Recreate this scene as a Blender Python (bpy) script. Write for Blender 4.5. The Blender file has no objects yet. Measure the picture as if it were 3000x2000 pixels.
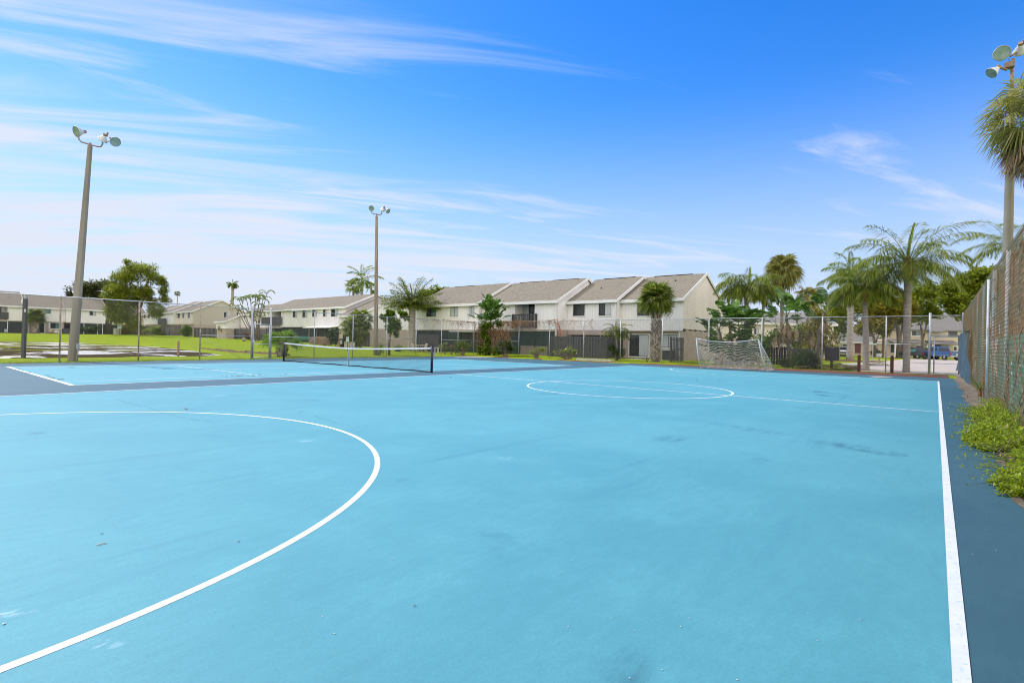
import bpy, math, random
import numpy as np
from mathutils import Vector, Matrix

# ---------------------------------------------------------------- camera, sky, sun, exposure
SC = bpy.context.scene
COL = SC.collection
rad = math.radians
F_PX, YAW, PITCH, ROLL = 1523.2, 0.8832, 0.0022, 0.0198
CAM = np.array([-15.0735, -17.5606, 1.3548])
_f = np.array([math.sin(YAW)*math.cos(PITCH), math.cos(YAW)*math.cos(PITCH), math.sin(PITCH)])
_r = np.array([math.cos(YAW), -math.sin(YAW), 0.0]); _u = np.cross(_r, _f)
RIGHT = math.cos(ROLL)*_r + math.sin(ROLL)*_u
UP = -math.sin(ROLL)*_r + math.cos(ROLL)*_u
cam = bpy.data.cameras.new('camera'); co = bpy.data.objects.new('camera', cam); COL.objects.link(co)
cam.sensor_width = 36.0; cam.lens = F_PX/3000*36; cam.clip_start = 0.05; cam.clip_end = 6000
co.matrix_world = Matrix(((RIGHT[0], UP[0], -_f[0], CAM[0]), (RIGHT[1], UP[1], -_f[1], CAM[1]), (RIGHT[2], UP[2], -_f[2], CAM[2]), (0, 0, 0, 1)))
SC.camera = co
SC.view_settings.view_transform = 'Standard'; SC.view_settings.look = 'None'
SC.view_settings.exposure = 0.80; SC.view_settings.gamma = 1.0; SC.view_settings.use_curve_mapping = False
SC.cycles.filter_width = 1.05; SC.cycles.max_bounces = 6; SC.cycles.diffuse_bounces = 3; SC.cycles.glossy_bounces = 3
SC.cycles.transparent_max_bounces = 12; SC.cycles.caustics_reflective = False; SC.cycles.caustics_refractive = False

SUN_EL, SUN_AZ = rad(52), rad(-9)            # azimuth from +Y towards +X
sdir = Vector((math.sin(SUN_AZ)*math.cos(SUN_EL), math.cos(SUN_AZ)*math.cos(SUN_EL), math.sin(SUN_EL)))
sl = bpy.data.lights.new('sun', 'SUN'); sl.energy = 2.0; sl.angle = rad(2.0); sl.color = (1.0, .955, .87)
so = bpy.data.objects.new('sun', sl); COL.objects.link(so); so.rotation_euler = sdir.to_track_quat('Z', 'Y').to_euler()

world = bpy.data.worlds.new('World'); SC.world = world; world.use_nodes = True
wt = world.node_tree; wt.nodes.clear()
def wn(t, **k):
    n = wt.nodes.new(t)
    for a, b in k.items(): setattr(n, a, b)
    return n
def wl(a, b): wt.links.new(a, b)
def wmath(op, a, b=None, c=None, clamp=False):
    n = wn('ShaderNodeMath', operation=op, use_clamp=clamp)
    for i, x in enumerate((a, b, c)):
        if x is None: continue
        if isinstance(x, (int, float)): n.inputs[i].default_value = x
        else: wl(x, n.inputs[i])
    return n.outputs[0]
def wstep(x, lo, hi):
    n = wn('ShaderNodeMapRange', interpolation_type='SMOOTHSTEP')
    wl(x, n.inputs[0]); n.inputs[1].default_value = lo; n.inputs[2].default_value = hi
    return n.outputs[0]
sky = wn('ShaderNodeTexSky', sky_type='NISHITA', sun_disc=False, sun_elevation=SUN_EL, sun_rotation=SUN_AZ, altitude=0, air_density=1.1, dust_density=0.25, ozone_density=2.5)
hsv = wn('ShaderNodeHueSaturation'); hsv.inputs['Hue'].default_value = .514; hsv.inputs['Saturation'].default_value = 1.44; hsv.inputs['Value'].default_value = 1.03
wl(sky.outputs[0], hsv.inputs['Color'])
tc = wn('ShaderNodeTexCoord'); sp = wn('ShaderNodeSeparateXYZ'); wl(tc.outputs['Generated'], sp.inputs[0])
X, Y, Z = sp.outputs
# thin high cirrus: the view direction meets a cloud layer, streaks run along one heading
den = wmath('ADD', wmath('MAXIMUM', Z, 0.0), 0.10)
px_, py_ = wmath('DIVIDE', X, den), wmath('DIVIDE', Y, den)
ca, sa = .80, -.60
along = wmath('ADD', wmath('MULTIPLY', px_, ca), wmath('MULTIPLY', py_, sa))
across = wmath('ADD', wmath('MULTIPLY', px_, -sa), wmath('MULTIPLY', py_, ca))
def cloud_noise(sx, sy, detail, rough, dist, off):
    c = wn('ShaderNodeCombineXYZ'); wl(wmath('MULTIPLY', along, sx), c.inputs[0]); wl(wmath('MULTIPLY', across, sy), c.inputs[1]); c.inputs[2].default_value = off
    n = wn('ShaderNodeTexNoise'); n.inputs['Scale'].default_value = 1.0; n.inputs['Detail'].default_value = detail
    n.inputs['Roughness'].default_value = rough; n.inputs['Distortion'].default_value = dist; wl(c.outputs[0], n.inputs['Vector'])
    return n.outputs[0]
n1 = cloud_noise(.55, 2.6, 8, .60, .9, 5.7)
n2 = cloud_noise(.12, .40, 3, .5, .3, 8.1)
leftness = wmath('ADD', wmath('MULTIPLY', X, -.634), wmath('MULTIPLY', Y, .773))      # +: towards the pond side
bias = wmath('ADD', wmath('MULTIPLY', wstep(Z, .50, .14), .27), wmath('MULTIPLY', wstep(leftness, -.45, .65), .19))
dens = wmath('ADD', wmath('ADD', wmath('ADD', wmath('MULTIPLY', n1, 1.25), wmath('MULTIPLY', n2, .55)), -.40), bias)
cl = wmath('MULTIPLY', wstep(dens, .70, 1.04), .93)
behind = wstep(wmath('ADD', wmath('MULTIPLY', X, -.6), wmath('MULTIPLY', Y, -.8)), -.25, .40)      # unseen bright cloud added behind the camera as fill light for the facades
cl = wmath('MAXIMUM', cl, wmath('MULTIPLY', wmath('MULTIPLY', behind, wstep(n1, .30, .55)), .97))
low = wmath('MULTIPLY', wstep(Z, .44, .0), .93)
hz = wn('ShaderNodeMix', data_type='RGBA'); wl(low, hz.inputs['Factor']); wl(hsv.outputs[0], hz.inputs['A']); hz.inputs['B'].default_value = (2.55, 2.95, 4.1, 1)      # pale air near the horizon
mx = wn('ShaderNodeMix', data_type='RGBA'); wl(cl, mx.inputs['Factor']); wl(hz.outputs['Result'], mx.inputs['A']); mx.inputs['B'].default_value = (3.42, 3.64, 4.15, 1)
SKY_MIX = mx
bank = wn('ShaderNodeMix', data_type='RGBA', blend_type='MULTIPLY'); wl(behind, bank.inputs['Factor']); wl(mx.outputs['Result'], bank.inputs['A']); bank.inputs['B'].default_value = (3.1, 2.65, 2.12, 1)  # boosts and warms the added cloud so it lights the shaded facades
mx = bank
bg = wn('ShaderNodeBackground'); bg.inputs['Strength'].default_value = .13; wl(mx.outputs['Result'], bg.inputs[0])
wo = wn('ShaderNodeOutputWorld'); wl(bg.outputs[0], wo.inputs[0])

# ---------------------------------------------------------------- where a line of sight meets the place
def ray(x, y): return RIGHT*((x-1500)/F_PX) - UP*((y-1000)/F_PX) + _f
def gp(x, y, z=0.0): r = ray(x, y); return CAM + r*((z-CAM[2])/r[2])
_F0 = np.array([math.sin(YAW), math.cos(YAW), 0.0])
def ad(x, y, d): r = ray(x, y); return CAM + r*(d/float(r @ _F0))
def onu(x, y, u): r = ray(x, y); return CAM + r*((u-CAM[0])/r[0])
def onv(x, y, v): r = ray(x, y); return CAM + r*((v-CAM[1])/r[1])

# ---------------------------------------------------------------- mesh helpers
class MB:
    def __init__(s): s.V = []; s.F = []; s.n = 0
    def add(s, V, F, mi=0):
        V = np.asarray(V, float).reshape(-1, 3); s.V.append(V)
        if isinstance(F, np.ndarray): s.F.append((F+s.n, mi))
        else:
            for f in F: s.F.append((np.array([f])+s.n, mi))
        s.n += len(V); return s
    def box(s, x0, x1, y0, y1, z0, z1, mi=0):
        V = [(x, y, z) for x in (x0, x1) for y in (y0, y1) for z in (z0, z1)]
        return s.add(V, np.array([(0, 1, 3, 2), (4, 6, 7, 5), (0, 4, 5, 1), (2, 3, 7, 6), (0, 2, 6, 4), (1, 5, 7, 3)]), mi)
    def bar(s, p, q, w, h=None, up=(0, 0, 1), mi=0):
        p, q, up = (np.array(a, float) for a in (p, q, up)); h = w if h is None else h
        d = q-p; d /= max(np.linalg.norm(d), 1e-9)
        a = np.cross(d, up)
        if np.linalg.norm(a) < 1e-6: a = np.cross(d, (1, 0, 0))
        a /= np.linalg.norm(a); b = np.cross(a, d); a, b = a*w/2, b*h/2
        V = [p-a-b, p+a-b, p+a+b, p-a+b, q-a-b, q+a-b, q+a+b, q-a+b]
        return s.add(V, np.array([(3, 2, 1, 0), (4, 5, 6, 7), (0, 1, 5, 4), (1, 2, 6, 5), (2, 3, 7, 6), (3, 0, 4, 7)]), mi)
    def tube(s, pts, r, n=8, caps=True, mi=0):
        P = np.asarray(pts, float); m = len(P); R = np.broadcast_to(np.asarray(r, float), (m,))
        T = np.gradient(P, axis=0); T /= np.maximum(np.linalg.norm(T, axis=1, keepdims=True), 1e-9)
        ref = np.array((0, 0, 1.0)) if abs(T[0][2]) < .9 else np.array((1.0, 0, 0))
        a = np.cross(T[0], ref); a /= np.linalg.norm(a); V = []
        for i in range(m):
            a = a-T[i]*(a @ T[i]); a /= max(np.linalg.norm(a), 1e-9); b = np.cross(T[i], a)
            th = np.arange(n)*2*math.pi/n
            V.append(P[i]+R[i]*(np.cos(th)[:, None]*a+np.sin(th)[:, None]*b))
        k = np.arange(n); F = []
        for i in range(m-1):
            F.append(np.stack([i*n+k, i*n+(k+1) % n, (i+1)*n+(k+1) % n, (i+1)*n+k], 1))
        base = s.n; s.add(np.concatenate(V), np.concatenate(F), mi)
        if caps:
            s.F.append((np.array([base+k[::-1]]), mi)); s.F.append((np.array([base+(m-1)*n+k]), mi))
        return s
    def lathe(s, prof, axis_p, axis_d, n=16, mi=0):
        p, d = np.array(axis_p, float), np.array(axis_d, float); d /= np.linalg.norm(d)
        ref = np.array((0, 0, 1.0)) if abs(d[2]) < .9 else np.array((1.0, 0, 0))
        a = np.cross(d, ref); a /= np.linalg.norm(a); b = np.cross(d, a); th = np.arange(n)*2*math.pi/n
        V = np.concatenate([p+d*t+r*(np.cos(th)[:, None]*a+np.sin(th)[:, None]*b) for r, t in prof]); k = np.arange(n)
        F = np.concatenate([np.stack([i*n+k, i*n+(k+1) % n, (i+1)*n+(k+1) % n, (i+1)*n+k], 1) for i in range(len(prof)-1)])
        return s.add(V, F, mi)
    def prism(s, poly, axis, a0, a1, mi=0):
        """poly: 2D outline in the plane across axis ('x' -> (y,z), 'y' -> (x,z), 'z' -> (x,y)), run from a0 to a1"""
        def p3(q, a): return {'x': (a, q[0], q[1]), 'y': (q[0], a, q[1]), 'z': (q[0], q[1], a)}[axis]
        n = len(poly); V = [p3(q, a0) for q in poly]+[p3(q, a1) for q in poly]; k = np.arange(n); base = s.n
        s.add(V, np.stack([k, (k+1) % n, n+(k+1) % n, n+k], 1), mi)
        s.F.append((np.array([base+k[::-1]]), mi)); s.F.append((np.array([base+n+k]), mi)); return s
    def grid(s, P, mi=0):
        m, n = P.shape[:2]; i, j = np.meshgrid(np.arange(m-1), np.arange(n-1), indexing='ij'); a = (i*n+j).ravel()
        return s.add(P.reshape(-1, 3), np.stack([a, a+1, a+n+1, a+n], 1), mi)
    def build(s, name, mats, parent=None, smooth=False, loc=None):
        me = bpy.data.meshes.new(name)
        if not isinstance(mats, (list, tuple)): mats = [mats]
        for m in mats: me.materials.append(m)
        V = np.concatenate(s.V); me.vertices.add(len(V)); me.vertices.foreach_set('co', V.astype(np.float32).ravel())
        idx = np.concatenate([f.ravel() for f, _ in s.F]).astype(np.int32)
        tot = np.concatenate([np.full(len(f), f.shape[1]) for f, _ in s.F]).astype(np.int32)
        mi = np.concatenate([np.full(len(f), m) for f, m in s.F]).astype(np.int32)
        st = np.concatenate([[0], np.cumsum(tot)[:-1]]).astype(np.int32)
        me.loops.add(len(idx)); me.loops.foreach_set('vertex_index', idx)
        me.polygons.add(len(tot)); me.polygons.foreach_set('loop_start', st); me.polygons.foreach_set('loop_total', tot)
        me.polygons.foreach_set('material_index', mi)
        me.polygons.foreach_set('use_smooth', np.full(len(tot), bool(smooth)))
        me.update(calc_edges=True); me.validate()
        o = bpy.data.objects.new(name, me); COL.objects.link(o)
        if parent is not None: o.parent = parent
        if loc is not None: o.location = loc
        return o
def tag(o, label=None, cat=None, group=None, kind=None):
    if label: o['label'] = label
    if cat: o['category'] = cat
    if group: o['group'] = group
    if kind: o['kind'] = kind
    return o
def thing(name, label, cat, loc=(0, 0, 0), rz=0.0, group=None):
    o = bpy.data.objects.new(name, None); COL.objects.link(o); o.location = tuple(float(a) for a in loc); o.rotation_euler = (0, 0, rz)
    o.empty_display_size = .3
    return tag(o, label, cat, group)
def dup(o, loc=None, rz=None, label=None, scale=None, group=None):
    c = o.copy(); COL.objects.link(c)
    if loc is not None: c.location = tuple(float(a) for a in loc)
    if rz is not None: c.rotation_euler = (0, 0, rz)
    if scale is not None: c.scale = (scale,)*3 if isinstance(scale, (int, float)) else scale
    if label: c['label'] = label
    if group: c['group'] = group
    for ch in list(o.children):
        d = ch.copy(); COL.objects.link(d); d.parent = c
        for g in list(ch.children):
            e = g.copy(); COL.objects.link(e); e.parent = d
    return c

# ---------------------------------------------------------------- materials
def nt(name):
    m = bpy.data.materials.new(name); m.use_nodes = True; t = m.node_tree; t.nodes.clear()
    out = t.nodes.new('ShaderNodeOutputMaterial'); return m, t, out
def node(t, ty, **k):
    n = t.nodes.new(ty)
    for a, b in k.items(): setattr(n, a, b)
    return n
def c4(c): return (c[0], c[1], c[2], 1)
def noise(t, vec, scale, detail=4, rough=.55, dist=0):
    n = node(t, 'ShaderNodeTexNoise'); n.inputs['Scale'].default_value = scale; n.inputs['Detail'].default_value = detail
    n.inputs['Roughness'].default_value = rough; n.inputs['Distortion'].default_value = dist
    t.links.new(vec, n.inputs['Vector']); return n.outputs[0]
def coords(t, stretch=(1, 1, 1), rot=0.0):
    tc_ = node(t, 'ShaderNodeTexCoord'); mp = node(t, 'ShaderNodeMapping'); mp.inputs['Scale'].default_value = stretch; mp.inputs['Rotation'].default_value = (0, 0, rot)
    t.links.new(tc_.outputs['Object'], mp.inputs[0]); return mp.outputs[0]
def ramp(t, fac, lo, hi):
    n = node(t, 'ShaderNodeMapRange', interpolation_type='SMOOTHSTEP'); t.links.new(fac, n.inputs[0]); n.inputs[1].default_value = lo; n.inputs[2].default_value = hi; return n.outputs[0]
def mixc(t, fac, a, b, blend='MIX'):
    n = node(t, 'ShaderNodeMix', data_type='RGBA', blend_type=blend)
    if isinstance(fac, (int, float)): n.inputs['Factor'].default_value = fac
    else: t.links.new(fac, n.inputs['Factor'])
    for s, x in (('A', a), ('B', b)):
        if isinstance(x, tuple): n.inputs[s].default_value = c4(x)
        else: t.links.new(x, n.inputs[s])
    return n.outputs['Result']
def mul(t, a, b):
    n = node(t, 'ShaderNodeMath', operation='MULTIPLY'); t.links.new(a, n.inputs[0])
    if isinstance(b, (int, float)): n.inputs[1].default_value = b
    else: t.links.new(b, n.inputs[1])
    return n.outputs[0]
def M(name, c1, c2=None, scale=4.0, rough=.6, bump=0.0, bscale=None, metal=0.0, spec=.4, stretch=(1, 1, 1), c3=None, s3=1.0, t3=(.55, .7), detail=5):
    m, t, out = nt(name); p = node(t, 'ShaderNodeBsdfPrincipled'); t.links.new(p.outputs[0], out.inputs[0])
    p.inputs['Roughness'].default_value = rough; p.inputs['Metallic'].default_value = metal; p.inputs['Specular IOR Level'].default_value = spec
    v = coords(t, stretch); c2 = c2 or tuple(a*.86 for a in c1)
    n = noise(t, v, scale, detail); col = mixc(t, ramp(t, n, .3, .7), c1, c2)
    if c3: col = mixc(t, ramp(t, noise(t, v, s3, 6, .6), *t3), col, c3)
    t.links.new(col, p.inputs['Base Color'])
    if bump:
        b = node(t, 'ShaderNodeBump'); b.inputs['Strength'].default_value = bump; b.inputs['Distance'].default_value = .02
        t.links.new(noise(t, v, bscale or scale*3, 6), b.inputs['Height']); t.links.new(b.outputs[0], p.inputs['Normal'])
    return m
def LEAF(name, cols, transl=.35, rough=.5, big=None):
    m, t, out = nt(name); g = node(t, 'ShaderNodeNewGeometry'); cr = node(t, 'ShaderNodeValToRGB'); el = cr.color_ramp.elements
    while len(el) < len(cols): el.new(.5)
    for i, c in enumerate(cols): el[i].position = i/(len(cols)-1); el[i].color = c4(c)
    t.links.new(g.outputs['Random Per Island'], cr.inputs[0]); col = cr.outputs[0]
    if big:
        col = mixc(t, ramp(t, noise(t, coords(t), big[0], 3), .42, .6), col, big[1], 'MULTIPLY')
    p = node(t, 'ShaderNodeBsdfPrincipled'); p.inputs['Roughness'].default_value = rough; p.inputs['Specular IOR Level'].default_value = .35
    tr = node(t, 'ShaderNodeBsdfTranslucent'); mx_ = node(t, 'ShaderNodeMixShader'); mx_.inputs[0].default_value = transl
    t.links.new(col, p.inputs['Base Color']); t.links.new(col, tr.inputs[0]); t.links.new(p.outputs[0], mx_.inputs[1]); t.links.new(tr.outputs[0], mx_.inputs[2]); t.links.new(mx_.outputs[0], out.inputs[0])
    return m
# ================================================================ the ground
def inside(poly, P):
    x, y = P[:, 0], P[:, 1]; r = np.zeros(len(P), bool); n = len(poly)
    for i in range(n):
        (x0, y0), (x1, y1) = poly[i], poly[(i+1) % n]
        c = ((y0 > y) != (y1 > y)) & (x < (x1-x0)*(y-y0)/((y1-y0) if y1 != y0 else 1e-9)+x0); r ^= c
    return r
def dist_poly(poly, P):
    d = np.full(len(P), 1e9); n = len(poly)
    for i in range(n):
        a, b = np.array(poly[i]), np.array(poly[(i+1) % n]); ab = b-a
        t = np.clip(((P-a) @ ab)/(ab @ ab), 0, 1); d = np.minimum(d, np.linalg.norm(P-a-t[:, None]*ab, axis=1))
    return d
WATER_Z = -.03
POND = [tuple(gp(x, y, WATER_Z)[:2]) for x, y in [(-1100, 1072), (-300, 1056), (0, 1050), (200, 1050), (400, 1046.5), (520, 1045.5), (610, 1044), (650, 1042.6), (620, 1036), (560, 1027), (480, 1018), (407, 1012), (300, 1007), (200, 1002.5), (100, 1000), (0, 999), (-300, 992), (-1100, 985)]]
EDGE = [(-45, 10.9), (-11.7, 14.45), (-6.5, 14.75), (1.1, 15.7), (12.5, 16.4), (20.9, 17.3), (20.3, 13.5), (19.9, 11), (19.2, 3.7), (19.75, -1.6), (19.2, -10.5), (19.0, -14.9), (19.3, -18.15), (10, -18.45), (-4, -18.25), (-45, -18.4)]
_C = [(0, 101, 1.25), (150, 107, 1.28), (303, 113, 1.3), (-300, 97, 1.2), (-900, 90, 1.1), (410, 97, 1.4), (500, 130, 1.5), (565, 116, 1.45), (624, 105, 1.1), (700, 92, 1.0), (782, 81, .9), (900, 72, .75), (1082, 71, .5), (1025, 56, .42), (1150, 66, .5), (1222, 61.6, .45), (1300, 55, .3), (200, 140, 1.5), (-300, 140, 1.4), (700, 140, 1.4), (1000, 100, .8)]
_CP = [(*ad(x, 1000, d)[:2], z) for x, d, z in _C]
_CP += [(u, v, 0.0) for u, v in [(-40, 14), (-30, 18), (-20, 18), (-10, 19), (0, 19), (6, 19), (12, 21), (18, 22), (22, 18), (23, 12), (24, 6), (25, 0), (26, -6), (28, -10), (-14, 24), (-4, 30), (4, 30), (10, 28), (-30, 40), (-10, 40), (24, 25), (60, -10), (60, -40), (100, -60), (40, -30), (90, 0)]]
_CP += [(28.3, -0.7, .15), (28, 6, .2), (26, 14, .25), (25, 22, .33), (40, 20, .3)]
_CP = np.array(_CP)
_poly_in = [(u, v) for u, v in EDGE]
def terrain(P):
    P = np.asarray(P, float).reshape(-1, 2)
    d2 = ((P[:, None, :]-_CP[None, :, :2])**2).sum(2); w = 1/(d2+9)**1.6
    z = (w*_CP[:, 2]).sum(1)/w.sum(1)
    z *= np.clip((P[:, 1]+10)/9, 0, 1)
    far = np.hypot(P[:, 0], P[:, 1]); z *= np.clip((420-far)/150, 0, 1)
    s = dist_poly(POND, P); ins = inside(POND, P)
    z = np.where(ins, z, np.minimum(z, .26+.14*np.maximum(s-.4, 0)))
    near = (P[:, 1] < 27+P[:, 0]*.1)
    z = np.where(ins, np.maximum(-.02-np.minimum(s, 1.2)*.45, -.5), np.where(near, z, np.where(s < 1.2, np.minimum(z, .02+s*.2), z)))
    sc = dist_poly(_poly_in, P); ic = inside(_poly_in, P)
    z = np.where(ic, np.where(sc > .6, -.15, -.02), z+.012)
    return z
def H(u, v): return float(terrain([(u, v)])[0])
def stand(x, d, y=1030):
    p = ad(x, y, d); p[2] = H(p[0], p[1]); return p

def GRASS(name, dry=.5):
    m, t, out = nt(name); p = node(t, 'ShaderNodeBsdfPrincipled'); t.links.new(p.outputs[0], out.inputs[0]); p.inputs['Roughness'].default_value = .8; p.inputs['Specular IOR Level'].default_value = .03
    v = coords(t); a = noise(t, v, .22, 4); b = noise(t, v, 3.0, 6, .65); c = noise(t, v, 38, 4, .7)
    col = mixc(t, ramp(t, a, .35, .65), (.28, .335, .0058), (.21, .29, .0058))
    col = mixc(t, ramp(t, b, .55, .75), col, (.33, .33, .02))
    col = mixc(t, mul(t, ramp(t, noise(t, v, .7, 6, .65), .54, .70), .6), col, (.15, .215, .010)); col = mixc(t, mul(t, ramp(t, noise(t, coords(t, (1, 1, 1), .7), .33, 6, .68), .58, .72), .55), col, (.36, .31, .05))
    col = mixc(t, ramp(t, c, .40, .62), (.17, .235, .006), col)
    t.links.new(col, p.inputs['Base Color'])
    bp = node(t, 'ShaderNodeBump'); bp.inputs['Strength'].default_value = .35; bp.inputs['Distance'].default_value = .03; t.links.new(c, bp.inputs['Height']); t.links.new(bp.outputs[0], p.inputs['Normal'])
    return m
m_grass = GRASS('lawn_grass')
us = np.unique(np.concatenate([np.linspace(-1500, -130, 18), np.arange(-130, -40, 2.0), np.arange(-40, 100, 1.0), np.arange(100, 200, 5.0), np.linspace(200, 1600, 18)]))
vs = np.unique(np.concatenate([np.linspace(-1500, -120, 18), np.arange(-120, -30, 4.0), np.arange(-30, 125, 1.0), np.arange(125, 190, 4.0), np.linspace(190, 1600, 18)]))
UU, VV = np.meshgrid(us, vs, indexing='ij'); PP = np.stack([UU.ravel(), VV.ravel()], 1)
ZZ = np.concatenate([terrain(PP[i:i+4000]) for i in range(0, len(PP), 4000)]).reshape(UU.shape)
o = MB().grid(np.stack([UU, VV, ZZ], 2)).build('ground', m_grass, smooth=True); tag(o, kind='structure')

def sheet(name, poly, z, mat, kind='structure', thick=0.0):
    b = MB()
    if thick: b.prism(poly, 'z', z-thick, z)
    else: b.add([(x, y, z) for x, y in poly], [tuple(range(len(poly)))])
    return tag(b.build(name, mat), kind=kind)

def COURT(name, c1, c2, scuff, stain, spots=()):
    m, t, out = nt(name); p = node(t, 'ShaderNodeBsdfPrincipled'); t.links.new(p.outputs[0], out.inputs[0])
    p.inputs['Specular IOR Level'].default_value = .42
    v = coords(t); big = noise(t, v, .16, 5, .6, .6); mid = noise(t, v, 1.1, 6, .62); fine = noise(t, v, 70, 3, .7)
    st = noise(t, coords(t, (.22, 2.4, 1), rad(-12)), .9, 6, .6, .4)
    col = mixc(t, ramp(t, big, .35, .68), c1, c2)
    col = mixc(t, mul(t, ramp(t, mid, .42, .72), .6), col, tuple(x*1.10 for x in c2))
    col = mixc(t, mul(t, ramp(t, st, .56, .76), .45), col, stain)
    col = mixc(t, mul(t, ramp(t, noise(t, coords(t, (1, 1, 1), .5), .75, 7, .62), .62, .74), .55), col, stain)
    col = mixc(t, mul(t, ramp(t, noise(t, coords(t, (.5, 1.4, 1), .3), 1.9, 8, .68), .66, .80), .55), col, scuff)
    col = mixc(t, mul(t, ramp(t, noise(t, coords(t, (.5, 1.5, 1), .35), 9, 6, .7), .38, .64), .20), col, tuple(x*.78 for x in c1))
    col = mixc(t, mul(t, ramp(t, fine, .35, .65), .22), col, tuple(x*.72 for x in c1))
    for (sx, sy, ang, la_, lb_, amt) in spots:      # old puddle stains and tyre smears, each an uneven ellipse on the floor
        mp = node(t, 'ShaderNodeMapping', vector_type='TEXTURE'); mp.inputs['Location'].default_value = (sx, sy, 0); mp.inputs['Rotation'].default_value = (0, 0, ang); mp.inputs['Scale'].default_value = (la_, lb_, 1); t.links.new(v, mp.inputs[0])
        ln = node(t, 'ShaderNodeVectorMath', operation='LENGTH'); t.links.new(mp.outputs[0], ln.inputs[0])
        col = mixc(t, mul(t, mul(t, ramp(t, ln.outputs['Value'], 1.0, .25), ramp(t, noise(t, coords(t, (.6, 2.2, 1), ang), 1.6 if amt > 0 else 14, 7, .66), .40 if amt > 0 else .46, .66 if amt > 0 else .58)), abs(amt)), col, tuple(x*.62 for x in stain) if amt > 0 else tuple(x*1.35 for x in scuff))
    t.links.new(col, p.inputs['Base Color'])
    r = node(t, 'ShaderNodeMapRange'); t.links.new(mid, r.inputs[0]); r.inputs[3].default_value = .50; r.inputs[4].default_value = .74; t.links.new(r.outputs[0], p.inputs['Roughness'])
    bp = node(t, 'ShaderNodeBump'); bp.inputs['Strength'].default_value = .25; bp.inputs['Distance'].default_value = .004; t.links.new(fine, bp.inputs['Height']); t.links.new(bp.outputs[0], p.inputs['Normal'])
    return m
m_dark = COURT('court_dark_blue', (.036, .106, .134), (.052, .130, .158), (.17, .23, .26), (.03, .075, .12))
def seg_spot(x0, y0, x1, y1, wd, amt):
    a, b = gp(x0, y0), gp(x1, y1); d = b-a; return ((a[0]+b[0])/2, (a[1]+b[1])/2, math.atan2(d[1], d[0]), max(.15, np.hypot(d[0], d[1])/2), wd, amt)
SPOTS = [seg_spot(2060, 1236, 2400, 1290, .30, .85), seg_spot(2350, 1285, 2780, 1358, .34, .9), seg_spot(1920, 1275, 2060, 1300, .55, .55), seg_spot(1760, 1940, 1900, 1985, .22, .9), seg_spot(2330, 1140, 2470, 1156, .5, .8), seg_spot(2360, 1150, 2500, 1170, .35, .7), seg_spot(2440, 1120, 2560, 1128, .5, .6), seg_spot(1560, 1150, 1660, 1156, .5, .6), seg_spot(800, 1170, 960, 1176, .5, .5), seg_spot(60, 1275, 150, 1268, .25, .6), seg_spot(2010, 1075, 2240, 1085, .5, .4), seg_spot(1150, 1420, 1230, 1400, .15, .4), seg_spot(0, 1798, 50, 1796, .06, -.5), seg_spot(272, 1884, 318, 1889, .05, -.5), seg_spot(876, 1292, 918, 1292, .14, -.35), seg_spot(1450, 1343, 1510, 1342, .12, -.25), seg_spot(600, 1160, 680, 1158, .3, -.25)]
m_light = COURT('court_light_blue', (.078, .300, .352), (.102, .340, .388), (.31, .45, .49), (.048, .20, .275), SPOTS)
m_white = M('line_paint', (.74, .74, .72), (.66, .67, .67), 9, .6, c3=(.42, .58, .64), s3=34, t3=(.55, .70))
tag(MB().prism(EDGE, 'z', -.12, 0).build('court', m_dark), kind='structure')
sheet('tennis_court', [(-11.885, 0), (12.4, 0), (12.95, 10.97), (-11.885, 10.97)], .004, m_light)
sheet('soccer_court', [(-15.3, -17.685), (15.2, -17.585), (16.1, -2.08), (-15.3, -2.2)], .004, m_light)
# painted markings
def line(b, p, q, w): b.add([(p[0]+nx*w/2*s, p[1]+ny*w/2*s, .0058) for (p, s, nx, ny) in
    [(p, 1, *_n(p, q)), (p, -1, *_n(p, q)), (q, -1, *_n(p, q)), (q, 1, *_n(p, q))]], np.array([(3, 2, 1, 0)]))
def _n(p, q):
    d = np.array(q)-np.array(p); d = d/np.hypot(*d); return (-d[1], d[0])
def arc(b, c, r, a0, a1, w, n=96):
    th = np.radians(np.linspace(a0, a1, n)); V = []
    for k in (-.5, .5): V.append(np.stack([c[0]+(r+k*w)*np.cos(th), c[1]+(r+k*w)*np.sin(th), np.full(n, .0058)], 1))
    i = np.arange(n-1); b.add(np.concatenate(V), np.stack([i, n+i, n+i+1, i+1], 1))
b = MB(); w = .055
R0, R1 = (12.4, 0.0), (12.95, 10.97)
def rx(v): return R0[0]+(R1[0]-R0[0])*v/10.97
for v in (w/2, 1.37, 9.6, 10.97-w/2): line(b, (-11.8, v), (rx(v)-.05, v), w)
line(b, (-11.885+.06, 0), (-11.885+.06, 10.97), .12); line(b, (R0[0]-.05, 0), (R1[0]-.05, 10.97), .10)
line(b, (-6.4, 1.4), (-6.4, 9.57), w); line(b, (6.4, 1.4), (6.5, 9.57), w)
line(b, (-6.37, 5.485), (-.03, 5.485), w); line(b, (.03, 5.485), (6.4, 5.485), w)
o = b.build('tennis_markings', m_white); tag(o, kind='structure')
b = MB(); w = .06
line(b, (-15.2, -2.23), (16.1, -2.1), w); line(b, (-15.2, -17.663), (15.2, -17.56), .062); line(b, (16.1, -2.13), (15.2, -17.57), .05)
line(b, (.1, -2.2), (-.12, -17.57), w); arc(b, (-.12, -9.96), 3.10, 0, 360, w, 160)
arc(b, (-15.32, -10.06), 4.645, -89, 89, .058); arc(b, (15.5, -9.95), 4.62, 93, 267, .058)
line(b, (-15.27, -17.63), (-15.27, -2.26), w)
o = b.build('soccer_markings', m_white); tag(o, kind='structure')

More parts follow.
